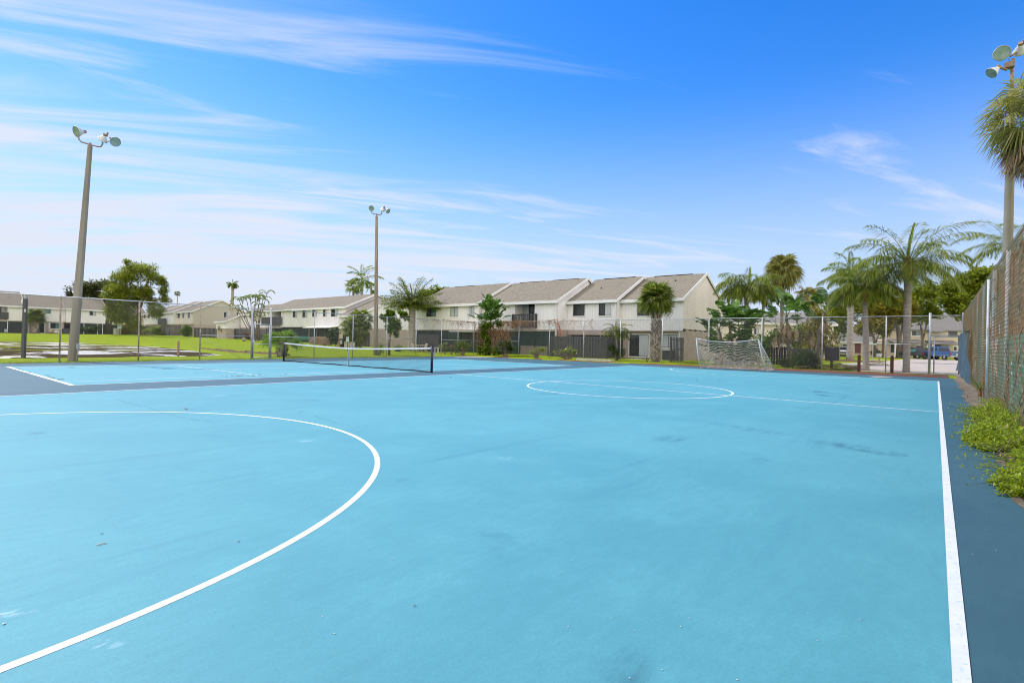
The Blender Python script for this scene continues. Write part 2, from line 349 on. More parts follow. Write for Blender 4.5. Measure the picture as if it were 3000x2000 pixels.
# cracks in the paint
m_crack = M('crack_grime', (.06, .13, .18), (.05, .10, .14), 20, .9)
b = MB(); rng = random.Random(5)
for pts in [[(344, 1169), (390, 1184), (440, 1194), (478, 1208), (525, 1220), (570, 1228), (640, 1236)], [(478, 1204), (545, 1198), (610, 1193)], [(888, 1200), (870, 1212)], [(920, 1218), (975, 1235), (1030, 1247), (1105, 1258)], [(1040, 1266), (1075, 1260)]]:
    Q = []
    for (xa, ya), (xb, yb) in zip(pts, pts[1:]):
        for k in range(6):
            t_ = k/6; Q.append(gp(xa+(xb-xa)*t_+rng.uniform(-3, 3), ya+(yb-ya)*t_+rng.uniform(-.8, .8), .0085)[:2])
    for p, q in zip(Q, Q[1:]):
        if np.hypot(*(q-p)) > 1e-4: line(b, p, q, rng.uniform(.003, .0058))
o = b.build('court_crack_marking', m_crack); tag(o, kind='structure')

# red mulch along the far edge of the court
m_mulch = M('red_mulch', (.17, .055, .03), (.09, .035, .022), 14, .95, .8, 30, c3=(.26, .13, .075), s3=25)
E1 = [(21.0, 17.3), (20.4, 13.5), (20.0, 11), (19.3, 3.7), (19.8, -1.6), (19.3, -6), (19.2, -10.5), (19.05, -14.9), (19.3, -18.3)]
rr = random.Random(3); V = []; n = 0; S = []
for (u0, v0), (u1, v1) in zip(E1, E1[1:]):
    for k in range(10):
        u, v = u0+(u1-u0)*k/10, v0+(v1-v0)*k/10
        wdt = (.55 if v > -3 else .55+min(2.4, (-3-v)*.6)) + rr.uniform(-.12, .25); S.append([(u-rr.uniform(.05, .16), v, .006), (u+wdt*.5, v, .055+rr.uniform(-.01, .02)), (u+wdt, v, .02)])
o = MB().grid(np.array(S)).build('mulch_bed', m_mulch, smooth=False); tag(o, kind='structure')

m_dirt = M('bare_dirt', (.20, .155, .105), (.11, .085, .06), 5, .95, .7, 25, c3=(.28, .23, .16), s3=9)
S = []; rr = random.Random(19)
for k in range(160):
    u = 22.5-k*.36; S.append([(u, -18.15+rr.uniform(-.10, .07)-.05*math.sin(u), .004), (u, -18.5, .05+rr.uniform(-.01, .03)), (u, -20.2, .05)])
tag(MB().grid(np.array(S)).build('dirt_strip', m_dirt), kind='structure')
# pond
m, t, out = nt('pond_water'); g_ = node(t, 'ShaderNodeBsdfGlossy'); g_.inputs['Roughness'].default_value = .32; g_.inputs[0].default_value = (.82, .74, .64, 1)
d_ = node(t, 'ShaderNodeBsdfDiffuse')
vv = coords(t, (.055, .42, 1), rad(-40)); n_ = noise(t, coords(t, (1, .55, 1), rad(-51)), .24, 10, .70, .5); n2_ = noise(t, coords(t, (.10, 1.0, 1), rad(-40)), 1.4, 5, .6, .5)
sxyz = node(t, 'ShaderNodeSeparateXYZ'); t.links.new(coords(t), sxyz.inputs[0])
gr_ = node(t, 'ShaderNodeMapRange'); t.links.new(sxyz.outputs[1], gr_.inputs[0]); gr_.inputs[1].default_value = 22; gr_.inputs[2].default_value = 75; gr_.inputs[3].default_value = -.10; gr_.inputs[4].default_value = .10
ad_ = node(t, 'ShaderNodeMath', operation='ADD'); t.links.new(noise(t, coords(t), .10, 5), ad_.inputs[0]); t.links.new(gr_.outputs[0], ad_.inputs[1])
t.links.new(mixc(t, ramp(t, ad_.outputs[0], .48, .55), (.065, .050, .026), (.16, .18, .015)), d_.inputs['Color'])
bp = node(t, 'ShaderNodeBump'); bp.inputs['Strength'].default_value = .3; bp.inputs['Distance'].default_value = .05; t.links.new(n2_, bp.inputs['Height']); t.links.new(bp.outputs[0], g_.inputs['Normal'])
mm = node(t, 'ShaderNodeMixShader'); t.links.new(ramp(t, n_, .45, .48), mm.inputs[0]); t.links.new(g_.outputs[0], mm.inputs[1]); t.links.new(d_.outputs[0], mm.inputs[2]); t.links.new(mm.outputs[0], out.inputs[0])
m_water = m
PW = np.array(POND); cen = PW.mean(0)
sheet('water', [tuple(cen+(p-cen)*1.03) for p in PW], WATER_Z, m_water)
# bare soil lip on the far bank
m_soil = M('bank_soil', (.15, .095, .05), (.085, .055, .03), 3, .95, .8, 9, c3=(.22, .18, .08), s3=2)
far = [gp(x, y, WATER_Z)[:2] for x, y in [(830, 1042.5), (760, 1038.5), (689, 1034), (587, 1026), (509, 1016.5), (450, 1011.5), (407, 1008.5), (300, 1005), (200, 1001.5), (100, 999), (0, 998), (-300, 991)]]
S = []; rr = random.Random(8)
for a, b_ in zip(far, far[1:]):
    k_ = 14
    for k in range(k_):
        p = a+(b_-a)*k/k_; nrm = np.array(_n(a, b_)); nrm = nrm if nrm @ (p-CAM[:2]) > 0 else -nrm
        dd = np.hypot(*(p-CAM[:2]))
        S.append([(*(p-nrm*.15), -.02), (*(p+nrm*rr.uniform(.0, .1)), .05), (*(p+nrm*(.12+rr.uniform(0, .1))), .19+rr.uniform(-.07, .06)), (*(p+nrm*(.3+rr.uniform(0, .2))), .20+rr.uniform(-.08, .03)), (*(p+nrm*.7), -.02)])
o = MB().grid(np.array(S)).build('soil_bank', m_soil, smooth=False); tag(o, kind='structure')

# pavement of the parking area beyond the far fence
m_conc = M('worn_concrete', (.47, .40, .335), (.41, .35, .29), .8, .85, .15, 40, c3=(.54, .47, .40), s3=.35)
RD = [gp(x, y)[:2] for x, y in [(2500, 1087), (2452, 1071), (2455, 1065.5), (2560, 1062), (2612, 1056.5), (2664, 1051.5), (2800, 1054.5), (3400, 1062), (3400, 1128), (2815, 1101.5), (2640, 1094)]]
sheet('parking_pavement', RD, .035, m_conc)
sheet('path', [gp(x, y)[:2] for x, y in [(2512, 1042), (2650, 1044.5), (2664, 1046.5), (2640, 1047.5), (2520, 1044.5)]], .04, m_conc)
sheet('path', [gp(x, y)[:2] for x, y in [(2530, 1056), (2590, 1055), (2592, 1056.6), (2532, 1058)]], .045, m_conc)
m_stain = M('sandy_stain', (.36, .30, .22), (.25, .25, .24), 3, .9)
for pl in ([(1325, 1045), (1370, 1042.5), (1410, 1043.5), (1445, 1046.5), (1400, 1047.5)], [(2540, 1101.5), (2580, 1101), (2620, 1104.5), (2600, 1106.5), (2560, 1105)]):
    sheet('sand_patch', [gp(x, y, .004)[:2] for x, y in pl], .004, m_stain)
# ================================================================ fences and gates
m_galv = M('galvanised_steel', (.42, .45, .47), (.33, .36, .38), 6, .45, metal=.35, c3=(.30, .20, .13), s3=3, t3=(.58, .72))
m_rust = M('rusty_pipe', (.34, .27, .21), (.20, .14, .10), 5, .7, c3=(.42, .42, .40), s3=4)
m_wire = M('fence_wire', (.17, .175, .175), (.12, .12, .115), 3, .6)
m_rustwire = M('rusty_wire', (.26, .135, .055), (.105, .15, .085), 1.1, .8)
def chainlink(b, p, q, h0, h1, cell, r, z0=.04):
    """diagonal wires of a chain link sheet from p to q (ground points), each wire a three-sided bar"""
    p, q = np.array(p, float), np.array(q, float); L = np.linalg.norm((q-p)[:2]); d = (q-p)/L; nrm = np.array([-d[1], d[0], 0])
    hh = min(h0, h1); Vs = []
    n = int((L+hh)/cell)
    for sgn in (1, -1):
        for k in range(n+1):
            s0 = k*cell-(hh if sgn > 0 else 0); a, c = s0, s0+sgn*hh if sgn < 0 else s0+hh
            z_a, z_c = 0.0, hh
            def clip(x, other, zx, zo):
                if x < 0: return 0.0, zx+(zo-zx)*(0-x)/(other-x)
                if x > L: return L, zx+(zo-zx)*(L-x)/(other-x)
                return x, zx
            if max(a, c) <= 0 or min(a, c) >= L: continue
            a2, za = clip(a, c, z_a, z_c); c2, zc = clip(c, a, z_c, z_a)
            if abs(a2-c2) < .01: continue
            f = lambda s, z: p+d*s+np.array((0, 0, z0+z*((h0+(h1-h0)*s/L)-z0)/hh))
            A, B = f(a2, za), f(c2, zc); t = (B-A)/np.linalg.norm(B-A); e = np.cross(t, nrm)
            off = nrm*(.002*sgn)
            Vs.append([A+e*r+off, A-e*.5*r+nrm*r+off, A-e*.5*r-nrm*r+off, B+e*r+off, B-e*.5*r+nrm*r+off, B-e*.5*r-nrm*r+off])
    Vs = np.array(Vs); m_ = len(Vs); i = np.arange(m_)*6
    F = np.concatenate([np.stack([i+a, i+(a+1) % 3, i+3+(a+1) % 3, i+3+a], 1) for a in range(3)]); b.add(Vs.reshape(-1, 3), F)
def gz(u, v): return max(-.01, 0.0)
def f1v(u): return 14.4+(u+9.67)*3.8/32
F1P = [-23, -19.6, -16.2, -12.9, -9.67, -6.45, -3.4, -.34, .92, 4.15, 7.5, 10.9, 14.3, 17.6, 20.0]
CORNER = (22.5, f1v(22.5))
def h1(u): return 3.1+.2*(u+9.67)/32
r1 = thing('chain_link_fence', 'long rusty chain link fence between the tennis court and the pond', 'fence', (-23, f1v(-23), 0), group='chain link fences round the courts')
O1 = np.array([-23, f1v(-23), 0.0]); pt = lambda u, z: np.array([u, f1v(u), z])-O1
for u in F1P:
    gate_post = u in (-.34, .92)
    MB().tube([pt(u, -.05), pt(u, h1(u)+(.12 if gate_post else .03))], .055 if gate_post else .033, 10).build('post', m_galv if gate_post else (m_rust if u < -3 else m_galv), r1, True)
MB().tube([pt(-23, h1(-23)), pt(22.5, h1(22.5))], .022, 8).build('top_rail', m_galv, r1, True)
for p_a, p_b, w_ in ((pt(-3.4, 1.42), pt(-.34, 1.42), .018), (pt(.92, 1.42), pt(4.15, 1.42), .018), (pt(10.9, 1.5), pt(14.3, 1.5), .018), (pt(17.6, 1.5), pt(22.5, 1.5), .018), (pt(4.15, 1.42), pt(2.9, .35), .01), (pt(-3.3, 1.3), pt(-1.0, .1), .008)):
    MB().tube([p_a, p_b], w_, 8).build('brace_rail', m_galv, r1, True)
b = MB()
for a, c in ((-23, -.34), (.92, 22.5)): chainlink(b, pt(a, 0), pt(c, 0), h1(a), h1(c), .095, .0025)
chainlink(b, pt(-.34, 2.28), pt(.92, 2.28), h1(0)-2.28, h1(0)-2.28, .095, .0025)
b.build('mesh_fabric', m_wire, r1)
def gate(name, label, P, Q, h, post_r=.03, z0=.1, mid=(.95,)):
    P, Q = np.array(P, float), np.array(Q, float); rt = thing(name, label, 'gate', P); d = Q-P
    fr = MB(); up = np.array((0, 0, 1.0))
    for a in (0, 1): fr.tube([d*a+up*z0, d*a+up*h], post_r, 10)
    for z in (z0, h): fr.tube([up*z, d+up*z], post_r*.9, 10)
    fr.build('frame', m_galv, rt, True)
    for z in mid: MB().tube([up*z, d+up*z], .02, 8).build('rail', m_galv, rt, True)
    b = MB(); chainlink(b, up*z0, d+up*z0, h-z0, h-z0, .095, .0025, 0.0); b.build('mesh_fabric', m_wire, rt)
    MB().box(-.07, .07, -.05, .05, 1.05, 1.2).tube([up*1.12-d*.02, up*1.12+d*.12], .016, 8).build('latch', m_galv, rt)
    return rt
gate('gate', 'narrow chain link gate between two thick posts in the pond side fence', (-.25, f1v(-.25), 0), (.82, f1v(.82), 0), 2.2)
# far fence
F2V = [(22.5, f1v(22.5)), (22.45, 15.6), (22.4, 12.4), (22.4, 8.95), (22.4, 5.45), (22.4, 2.04), (22.4, -1.43), (22.4, -4.9), (22.4, -8.4), (22.45, -11.9), (22.5, -15.15), (22.6, -17.15), (22.7, -18.55)]
r2 = thing('chain_link_fence', 'tall galvanised chain link fence along the red mulch behind the goal', 'fence', (22.4, 0, 0), group='chain link fences round the courts')
O2 = np.array([22.4, 0, 0.0]); H2 = 3.34; q2 = lambda p, z: np.array([p[0], p[1], z])-O2
for i, p in enumerate(F2V):
    thick = i >= 11; MB().tube([q2(p, -.05), q2(p, H2+(.16 if thick else .02))], .06 if i == 11 else .034, 10).build('post', m_galv, r2, True)
b = MB(); b.tube([q2(F2V[0], H2-.05), q2(F2V[6], H2)], .022, 8); b.tube([q2(F2V[6], H2), q2(F2V[-1], H2)], .022, 8); b.build('top_rail', m_galv, r2, True)
for i_, j_, z_ in ((10, 11, 1.7), (0, 2, 1.48), (11, 12, 2.28), (11, 12, 2.2)): MB().tube([q2(F2V[i_], z_), q2(F2V[j_], z_)], .02, 8).build('brace_rail', m_galv, r2, True)
b = MB()
for a, c in zip(F2V[:11], F2V[1:12]): chainlink(b, q2(a, 0), q2(c, 0), H2, H2, .095, .0027)
chainlink(b, q2(F2V[11], 2.3), q2(F2V[12], 2.3), H2-2.3, H2-2.3, .095, .0027); b.build('mesh_fabric', m_wire, r2)
gate('gate', 'chain link gate in the corner beside the blue tarpaulin', (22.62, -17.35, 0), (22.68, -18.42, 0), 2.15, mid=(1.12,))
# right-hand fence, near the camera
V3 = -18.62; H3 = 3.42; L3 = [22.7, 19.4, 16.2, 13.0, 9.8, 6.6, 2.75, -.6, -4, -7.4, -11, -14.5, -18, -22]
r3 = thing('chain_link_fence', 'overgrown rusty fence with torn green screening beside the court', 'fence', (0, V3, 0), group='chain link fences round the courts')
m_whitepipe = M('chalky_pipe', (.60, .61, .62), (.48, .48, .48), 5, .6, c3=(.34, .24, .16), s3=2.5, t3=(.6, .72))
for u in L3:
    MB().tube([(u, 0, -.05), (u, 0, H3)], .038, 12).build('post', m_whitepipe if u < 7 else m_galv, r3, True)
for k in range(7): MB().lathe([(.036, -.02), (.054, -.02), (.054, .02), (.036, .02)], (2.75, 0, .3+.48*k), (0, 0, 1), 12).build('tie_band', m_galv, r3)
MB().tube([(22.7, 0, H3), (-22, 0, H3)], .022, 8).build('top_rail', m_rust, r3, True)
MB().tube([(3.6, .06, .1), (3.55, .06, H3-.15)], .035, 10).build('stiffening_pipe', m_whitepipe, r3, True)
b = MB(); chainlink(b, (-22, .045, 0), (22.7, .045, 0), H3, H3, .16, .0022); b.build('mesh_fabric', m_rustwire, r3)
def screen(name, u0, u1, z0, z1, mat, keep, seed, y=-.03, cell=.07, wav=.05):
    nu, nz = int((u1-u0)/cell), max(2, int((z1-z0)/cell)); r = np.random.RandomState(seed)
    U, Zz = np.meshgrid(np.linspace(u0, u1, nu+1), np.linspace(z0, z1, nz+1), indexing='ij')
    Y = y-np.abs(wav*np.sin(U*2.3+seed)*np.sin(Zz*1.9+seed*2))+r.uniform(-.006, .006, U.shape)
    P = np.stack([U, Y, Zz], 2); b = MB(); i, j = np.meshgrid(np.arange(nu), np.arange(nz), indexing='ij'); a = (i*(nz+1)+j)
    f = np.sin(i*.23+seed)*np.sin(j*.31+seed*1.7)+.6*np.sin(i*.61+j*.47+seed)+r.normal(0, .45, i.shape)
    msk = f < keep; a = a[msk]
    b.add(P.reshape(-1, 3), np.stack([a, a+1, a+nz+2, a+nz+1], 1)); return b.build(name, mat, r3)
m_green = M('green_screen_cloth', (.15, .28, .185), (.08, .15, .10), 7, .85, .4, 40, c3=(.24, .31, .25), s3=2.5, t3=(.52, .66), stretch=(1, 1, .45))
m_brown = M('dead_vine_brown', (.33, .175, .075), (.18, .09, .038), 9, .9, .8, 30, c3=(.36, .28, .18), s3=4, t3=(.52, .68), stretch=(1.6, 1, .6))
screen('green_screen', -22, 2.6, .10, 1.70, m_green, 1.5, 2)
screen('brown_screen', -22, 2.7, 1.66, 3.38, m_brown, 1.7, 4, -.06)
screen('green_screen', 2.8, 5.2, .10, 1.75, m_green, 1.3, 3)
screen('brown_screen', 2.8, 5.6, 1.72, 2.75, m_brown, 1.6, 5, -.06)
screen('green_screen', 2.9, 5.4, 2.7, 3.36, m_green, 1.4, 13)
screen('green_screen', 5.3, 11.2, .12, 3.34, m_green, 1.25, 6)
screen('brown_screen', 5.5, 11.0, .10, 3.36, m_brown, -1.2, 7, -.015)
screen('brown_screen', -22, 2.7, .10, 1.7, m_brown, -1.3, 11, -.012)
screen('brown_screen', 11.0, 22.5, 2.15, 3.4, m_brown, 2.6, 9, -.05)
# dead vine stems woven into the fence
b = MB(); rr = random.Random(21)
for k in range(46):
    u = rr.uniform(-9, 19); z = rr.uniform(.1, 1.5); P = [(u, rr.uniform(.02, .07), z)]
    for i in range(7):
        u += rr.uniform(-.22, .22); z = min(H3+.08, z+rr.uniform(.05, .42)); P.append((u, rr.uniform(.03, .10), z))
    b.tube(P, [.006, .006, .005, .005, .004, .004, .003, .002], 4, False)
b.build('dead_vine', m_brown, r3)
# blue grey tarpaulin hanging on the fence
m_tarp = M('blue_grey_tarp', (.075, .115, .145), (.055, .09, .118), 2, .5, .25, 4, c3=(.11, .16, .19), s3=1.2)
nu, nz = 130, 40; U, Zz = np.meshgrid(np.linspace(11.4, 22.5, nu), np.linspace(0, 1, nz), indexing='ij')
bot = .32+.14*np.sin(U*2.1)+.10*np.sin(U*5.3); top = 2.22+.06*np.sin(U*3.1)-.01*(U-11.4)
Wz = bot+(top-bot)*Zz; Y = .20+.07*np.sin(U*2.1+Wz*1.3)+.04*np.sin(U*5.5-Wz*2.2)+.10*(1-Zz)*np.sin(U*1.1)
tp = MB().grid(np.stack([U-11.4, Y, Wz], 2)).build('tarpaulin', m_tarp, smooth=True, loc=(11.4, V3, 0)); tag(tp, 'crumpled blue grey tarpaulin hanging on the fence near the corner gate', 'tarpaulin')

# ================================================================ tennis net
m_black = M('black_paint', (.015, .016, .02), (.02, .02, .03), 6, .4)
m_navy = M('navy_post_paint', (.012, .016, .05), (.02, .02, .03), 6, .35)
m_band = M('canvas_band', (.66, .68, .70), (.54, .55, .57), 8, .8)
NV0, NV1 = -.75, 12.1; net = thing('tennis_net', 'black tennis net with white headband sagging between two dark posts', 'net', (0, 0, 0))
for v in (NV0, NV1):
    MB().tube([(0, v, 0), (0, v, 1.13)], .055, 16).tube([(0, v, 1.13), (0, v, 1.15)], .058, 16).build('post', m_navy if v < 5 else m_black, net, True)
MB().lathe([(.01, -.05), (.05, -.05), (.05, .03), (.01, .03)], (.09, NV0-.04, .78), (0, 1, 0), 14).box(.03, .09, NV0-.06, NV0, .72, .84).bar((.1, NV0-.06, .78), (.1, NV0-.14, .86), .02).build('winder', m_galv, net)
def ntop(v): return .925+.16*(abs(v-5.5)/6.4)**1.55
vs_ = np.linspace(NV0+.05, NV1-.05, 60)
b = MB()
for a, c in zip(vs_, vs_[1:]): b.bar((0, a, ntop(a)-.03), (0, c, ntop(c)-.03), .03, .075)
b.build('headband', m_band, net)
b = MB()
for v in np.arange(NV0+.07, NV1-.05, .048): b.bar((0, v, .03), (0, v, ntop(v)-.05), .0032, .0032, (1, 0, 0))
for k in range(19):
    for a, c in zip(vs_[::3], vs_[3::3]):
        f = k/18; b.bar((0, a, .05+(ntop(a)-.12)*f), (0, c, .05+(ntop(c)-.12)*f), .0032)
b.build('net_mesh', m_black, net)
b = MB()
for a, c in zip(vs_, vs_[1:]): b.bar((.0, a, .035+.012*math.sin(a*3)), (0, c, .035+.012*math.sin(c*3)), .03, .05)
b.build('bottom_band', m_black, net)
MB().bar((-.012, 5.485, .01), (-.012, 5.485, ntop(5.485)+.005), .05, .012, (0, 1, 0)).bar((.012, 5.485, .01), (.012, 5.485, ntop(5.485)+.005), .05, .012, (0, 1, 0)).build('centre_strap', m_band, net)

# ================================================================ goal
m_goal = M('chipped_white_pipe', (.50, .51, .52), (.38, .39, .39), 9, .5, c3=(.36, .31, .26), s3=5, t3=(.6, .72))
m_bluepipe = M('faded_blue_pipe', (.42, .58, .66), (.55, .60, .62), 7, .5)
m_twine = M('net_twine', (.50, .47, .41), (.36, .33, .28), 9, .9)
G = np.array(gp(2243, 1085)); GL = np.array(gp(2050, 1079.5)); UX = 17.0
fl, fr_ = np.array(onu(2050, 1079, UX)), np.array(onu(2243, 1086, UX)); fl[2] = fr_[2] = .03
tl, tr = np.array(onu(2039.5, 991, UX)), np.array(onu(2221, 993.5, UX-.05)); bl, br = np.array([UX+1.25, fl[1]+.10, .03]), np.array([UX+1.2, fr_[1]-.22, .03])
goal = thing('soccer_goal', 'small white pipe goal with sagging crossbar and torn net', 'goal', fl); o_ = fl.copy()
cb = [tl+(tr-tl)*s+np.array((0, 0, -.19*(1-(2*s-1)**2)))-o_ for s in np.linspace(0, 1, 16)]
MB().tube(cb, .026, 10).build('crossbar', m_goal, goal, True)
for a, c in ((fl, tl), (fr_, tr)): MB().tube([a-o_, (a*.5+c*.5)+np.array((.02, .02, 0))-o_, c-o_], .028, 10).build('goal_post', m_goal, goal, True)
for a, c, m_ in ((tl, bl, m_goal), (tr, br, m_bluepipe)): MB().tube([a-o_, c-o_], .024, 8).build('back_stay', m_, goal, True)
MB().tube([bl-o_, br-o_], .024, 8).build('back_bar', m_goal, goal, True)
for a, c in ((fl, bl), (fr_, br)): MB().tube([a-o_, c-o_], .024, 8).build('side_bar', m_goal, goal, True)
b = MB(); rr = np.random.RandomState(4); n_i, n_j = 38, 22
S, T = np.meshgrid(np.linspace(0, 1, n_i), np.linspace(0, 1, n_j), indexing='ij')
topc = np.array([tl+(tr-tl)*s+np.array((0, 0, -.19*(1-(2*s-1)**2))) for s in S[:, 0]]); botc = np.array([bl+(br-bl)*s for s in S[:, 0]])
G3 = topc[:, None, :]+(botc-topc)[:, None, :]*T[:, :, None]
sag = np.sin(T*math.pi); swag = np.abs(np.sin(S*math.pi*3.2+.4))
G3[:, :, 0] += .28*sag*np.sin(S*math.pi)+.05*np.sin(S*17+T*5); G3[:, :, 2] += -.17*sag*(np.sin(S*math.pi)**.8)-.07*sag*swag+.025*np.sin(S*29+T*11)+rr.normal(0, .008, S.shape)
G3[:, :, 1] += .03*np.sin(T*9+S*13); G3[:, :, 2] = np.maximum(G3[:, :, 2], .025); G3 -= o_
for j in range(n_j): b.tube(G3[:, j], .0125, 3, False)
for i in range(n_i): b.tube(G3[i], .0032, 3, False)
for a, tp_, c in ((fl, tl, bl), (fr_, tr, br)):
    for k in range(1, 16):
        s = k/16; p = a+(tp_-a)*s; q = c+(tp_-c)*s; mid = (p+q)/2+np.array((0, 0, -.06*(1-s))); b.tube([p-o_, mid-o_, q-o_], .0075, 3, False)
    for k in range(1, 10):
        s = k/10; p = a+(c-a)*s; b.tube([p-o_, p+(tp_-p)*.5+np.array((.01, .02, -.02))-o_, tp_-o_], .0036, 3, False)
b.build('goal_net', m_twine, goal)

# ================================================================ floodlight poles
m_cpole = M('weathered_concrete_pole', (.27, .24, .19), (.20, .175, .135), 2.2, .85, .3, 30, c3=(.12, .105, .08), s3=.9, t3=(.56, .74), stretch=(1, 1, .18))
m_wpole = M('weathered_wood_pole', (.30, .255, .20), (.17, .14, .105), 9, .9, .6, 30, stretch=(1, 1, .06), c3=(.40, .36, .30), s3=4)
m_bracket = M('rusty_bracket', (.22, .13, .08), (.30, .22, .16), 9, .7)
m_shade = M('lamp_reflector', (.62, .63, .62), (.50, .50, .49), 5, .5, metal=.2)
m_lens = M('lamp_glass', (.16, .25, .22), (.28, .36, .33), 4, .12, spec=.7)
def floodlight(root, p, aim, r=.30):
    p, aim = np.array(p, float), np.array(aim, float); aim /= np.linalg.norm(aim)
    fl_ = MB().lathe([(.02, -.62*r/.3*.5), (.10*r/.3, -.3*r/.3), (.13*r/.3, -.22*r/.3), (.20*r/.3, -.12*r/.3), (r*.92, .02), (r, .05), (r*.97, .06)], p, aim, 20).build('floodlight', m_shade, root, True)
    MB().lathe([(.0, .035), (r*.5, .042), (r*.95, .045)], p, aim, 20).build('lens', m_lens, fl_, True)
    side = np.cross(aim, (0, 0, 1)); side /= np.linalg.norm(side)
    MB().bar(p-aim*.42*r/.3, p-aim*.14*r/.3, .16*r/.3, .16*r/.3).bar(p-aim*.2+side*.1, p-aim*.35+side*.1+np.array((0, 0, .08)), .06).build('ballast_box', m_bracket, fl_)
def pole(name, label, base, top, r0, r1, mat, square, extras):
    base, top = np.array(base, float), np.array(top, float); rt = thing('floodlight_pole', label, 'light pole', base, group='floodlight poles round the courts')
    d = top-base; n = 8; pts = [d*t_ for t_ in np.linspace(0, 1, n)]; pts[0] = np.array((0, 0, -.2))
    MB().tube(pts, np.linspace(r0, r1, n), 8 if square else 14).build('pole', mat, rt, not square); return rt, base
Pb = gp(212, 1058); d1 = float((Pb-CAM) @ _F0); tp1 = ad(264, 428, d1)
rt, B0 = pole('p', 'thick leaning concrete floodlight pole at the pond side fence', Pb, tp1, .21, .10, m_cpole, True, None)
a1 = lambda x, y, dd=0: ad(x, y, d1+dd)-B0
MB().tube([a1(264, 430), a1(264.5, 419)], .05, 8).tube([a1(229.5, 399), a1(231, 408), a1(238, 416), a1(264, 424), a1(288, 430), a1(296, 429.5), a1(300.5, 422), a1(300.6, 414)], .035, 8).tube([a1(302, 415), a1(312, 418), a1(323, 412, .3)], .02, 6).build('bracket', m_bracket, rt, True)
tc_ = -RIGHT; fwd = _F0
floodlight(rt, a1(227, 386), -fwd*.85-RIGHT*.35+np.array((0, 0, -.33)), .27); floodlight(rt, a1(300.5, 408), -RIGHT*.55+fwd*.25+np.array((0, 0, -.62)), .22)
floodlight(rt, a1(337, 415, .3), RIGHT*.72-fwd*.45+np.array((0, 0, -.42)), .24)
MB().tube([a1(223, 1058, -.45), a1(228, 1030, -.42), a1(229, 1018, -.42)], .022, 8).build('conduit', m_galv, rt, True)
c_ = a1(229, 1014, -.44); MB().box(c_[0]-.07, c_[0]+.07, c_[1]-.05, c_[1]+.05, c_[2]-.1, c_[2]+.12).build('junction_box', m_galv, rt)
Pb = gp(1101, 1041); d2 = float((Pb-CAM) @ _F0)
rt, B0 = pole('p', 'bare wooden floodlight pole standing behind the tennis net', Pb, ad(1103.5, 634, d2), .205, .113, m_wpole, False, None)
a2 = lambda x, y, dd=0: ad(x, y, d2+dd)-B0
MB().tube([a2(1103.5, 636), a2(1103.5, 626)], .05, 8).tube([a2(1088.5, 618), a2(1090, 624), a2(1096, 627), a2(1104, 628), a2(1113, 630), a2(1117, 627), a2(1119, 619)], .042, 8).tube([a2(1120, 619), a2(1127, 618), a2(1129, 615)], .03, 6).build('bracket', m_bracket, rt, True)
floodlight(rt, a2(1088.5, 610), -fwd*.9-RIGHT*.1+np.array((0, 0, -.35)), .25); floodlight(rt, a2(1119.5, 615), -RIGHT*.5+fwd*.2+np.array((0, 0, -.62)), .21); floodlight(rt, a2(1136, 618), RIGHT*.7-fwd*.35+np.array((0, 0, -.5)), .24)
Pb = np.array([12.2, -19.5, 0]); d3 = float((Pb-CAM) @ _F0)
rt, B0 = pole('p', 'tall grey floodlight pole behind the overgrown fence', Pb, ad(2965, 262, d3), .165, .125, m_cpole, False, None)
a3 = lambda x, y, dd=0: ad(x, y, d3+dd)-B0
MB().tube([a3(2965, 264), a3(2966, 200)], .055, 8).tube([a3(2966, 222), a3(2958, 200), a3(2957, 170)], .02, 6).tube([a3(2950, 205), a3(2935, 200), a3(2920, 194)], .045, 8).tube([a3(2967, 205), a3(2969, 172)], .045, 8).tube([a3(2960, 165), a3(2985, 150)], .04, 6).build('bracket', m_bracket, rt, True)
c_ = a3(2957, 192); MB().box(c_[0]-.14, c_[0]+.14, c_[1]-.14, c_[1]+.14, c_[2]-.1, c_[2]+.1).build('junction_box', m_bracket, rt)
floodlight(rt, a3(2934, 157), -fwd*.78-RIGHT*.5+np.array((0, 0, -.30)), .27); floodlight(rt, a3(2908, 212), -RIGHT*.75+fwd*.15+np.array((0, 0, -.62)), .22); floodlight(rt, a3(2990, 148), RIGHT*.6+fwd*.6+np.array((0, 0, -.45)), .25)
# ================================================================ houses
def SIDING(name, c, horiz=False, pitch=.3):
    m, t, out = nt(name); p = node(t, 'ShaderNodeBsdfPrincipled'); t.links.new(p.outputs[0], out.inputs[0]); p.inputs['Roughness'].default_value = .75; p.inputs['Specular IOR Level'].default_value = .25
    v = coords(t); sx = node(t, 'ShaderNodeSeparateXYZ'); t.links.new(v, sx.inputs[0]); ax = sx.outputs[2] if horiz else sx.outputs[0]
    w = node(t, 'ShaderNodeMath', operation='PINGPONG'); t.links.new(ax, w.inputs[0]); w.inputs[1].default_value = pitch/2
    g = ramp(t, w.outputs[0], 0, .012)
    n = noise(t, v, .7, 5); col = mixc(t, ramp(t, n, .3, .75), c, tuple(x*.90 for x in c)); col = mixc(t, ramp(t, noise(t, coords(t, (3, 3, .3)), 1.2, 5), .55, .8), col, tuple(x*.84 for x in c))
    col = mixc(t, g, tuple(x*.62 for x in c), col); t.links.new(col, p.inputs['Base Color'])
    b = node(t, 'ShaderNodeBump'); b.inputs['Strength'].default_value = .5; b.inputs['Distance'].default_value = .01; t.links.new(g, b.inputs['Height']); t.links.new(b.outputs[0], p.inputs['Normal'])
    return m
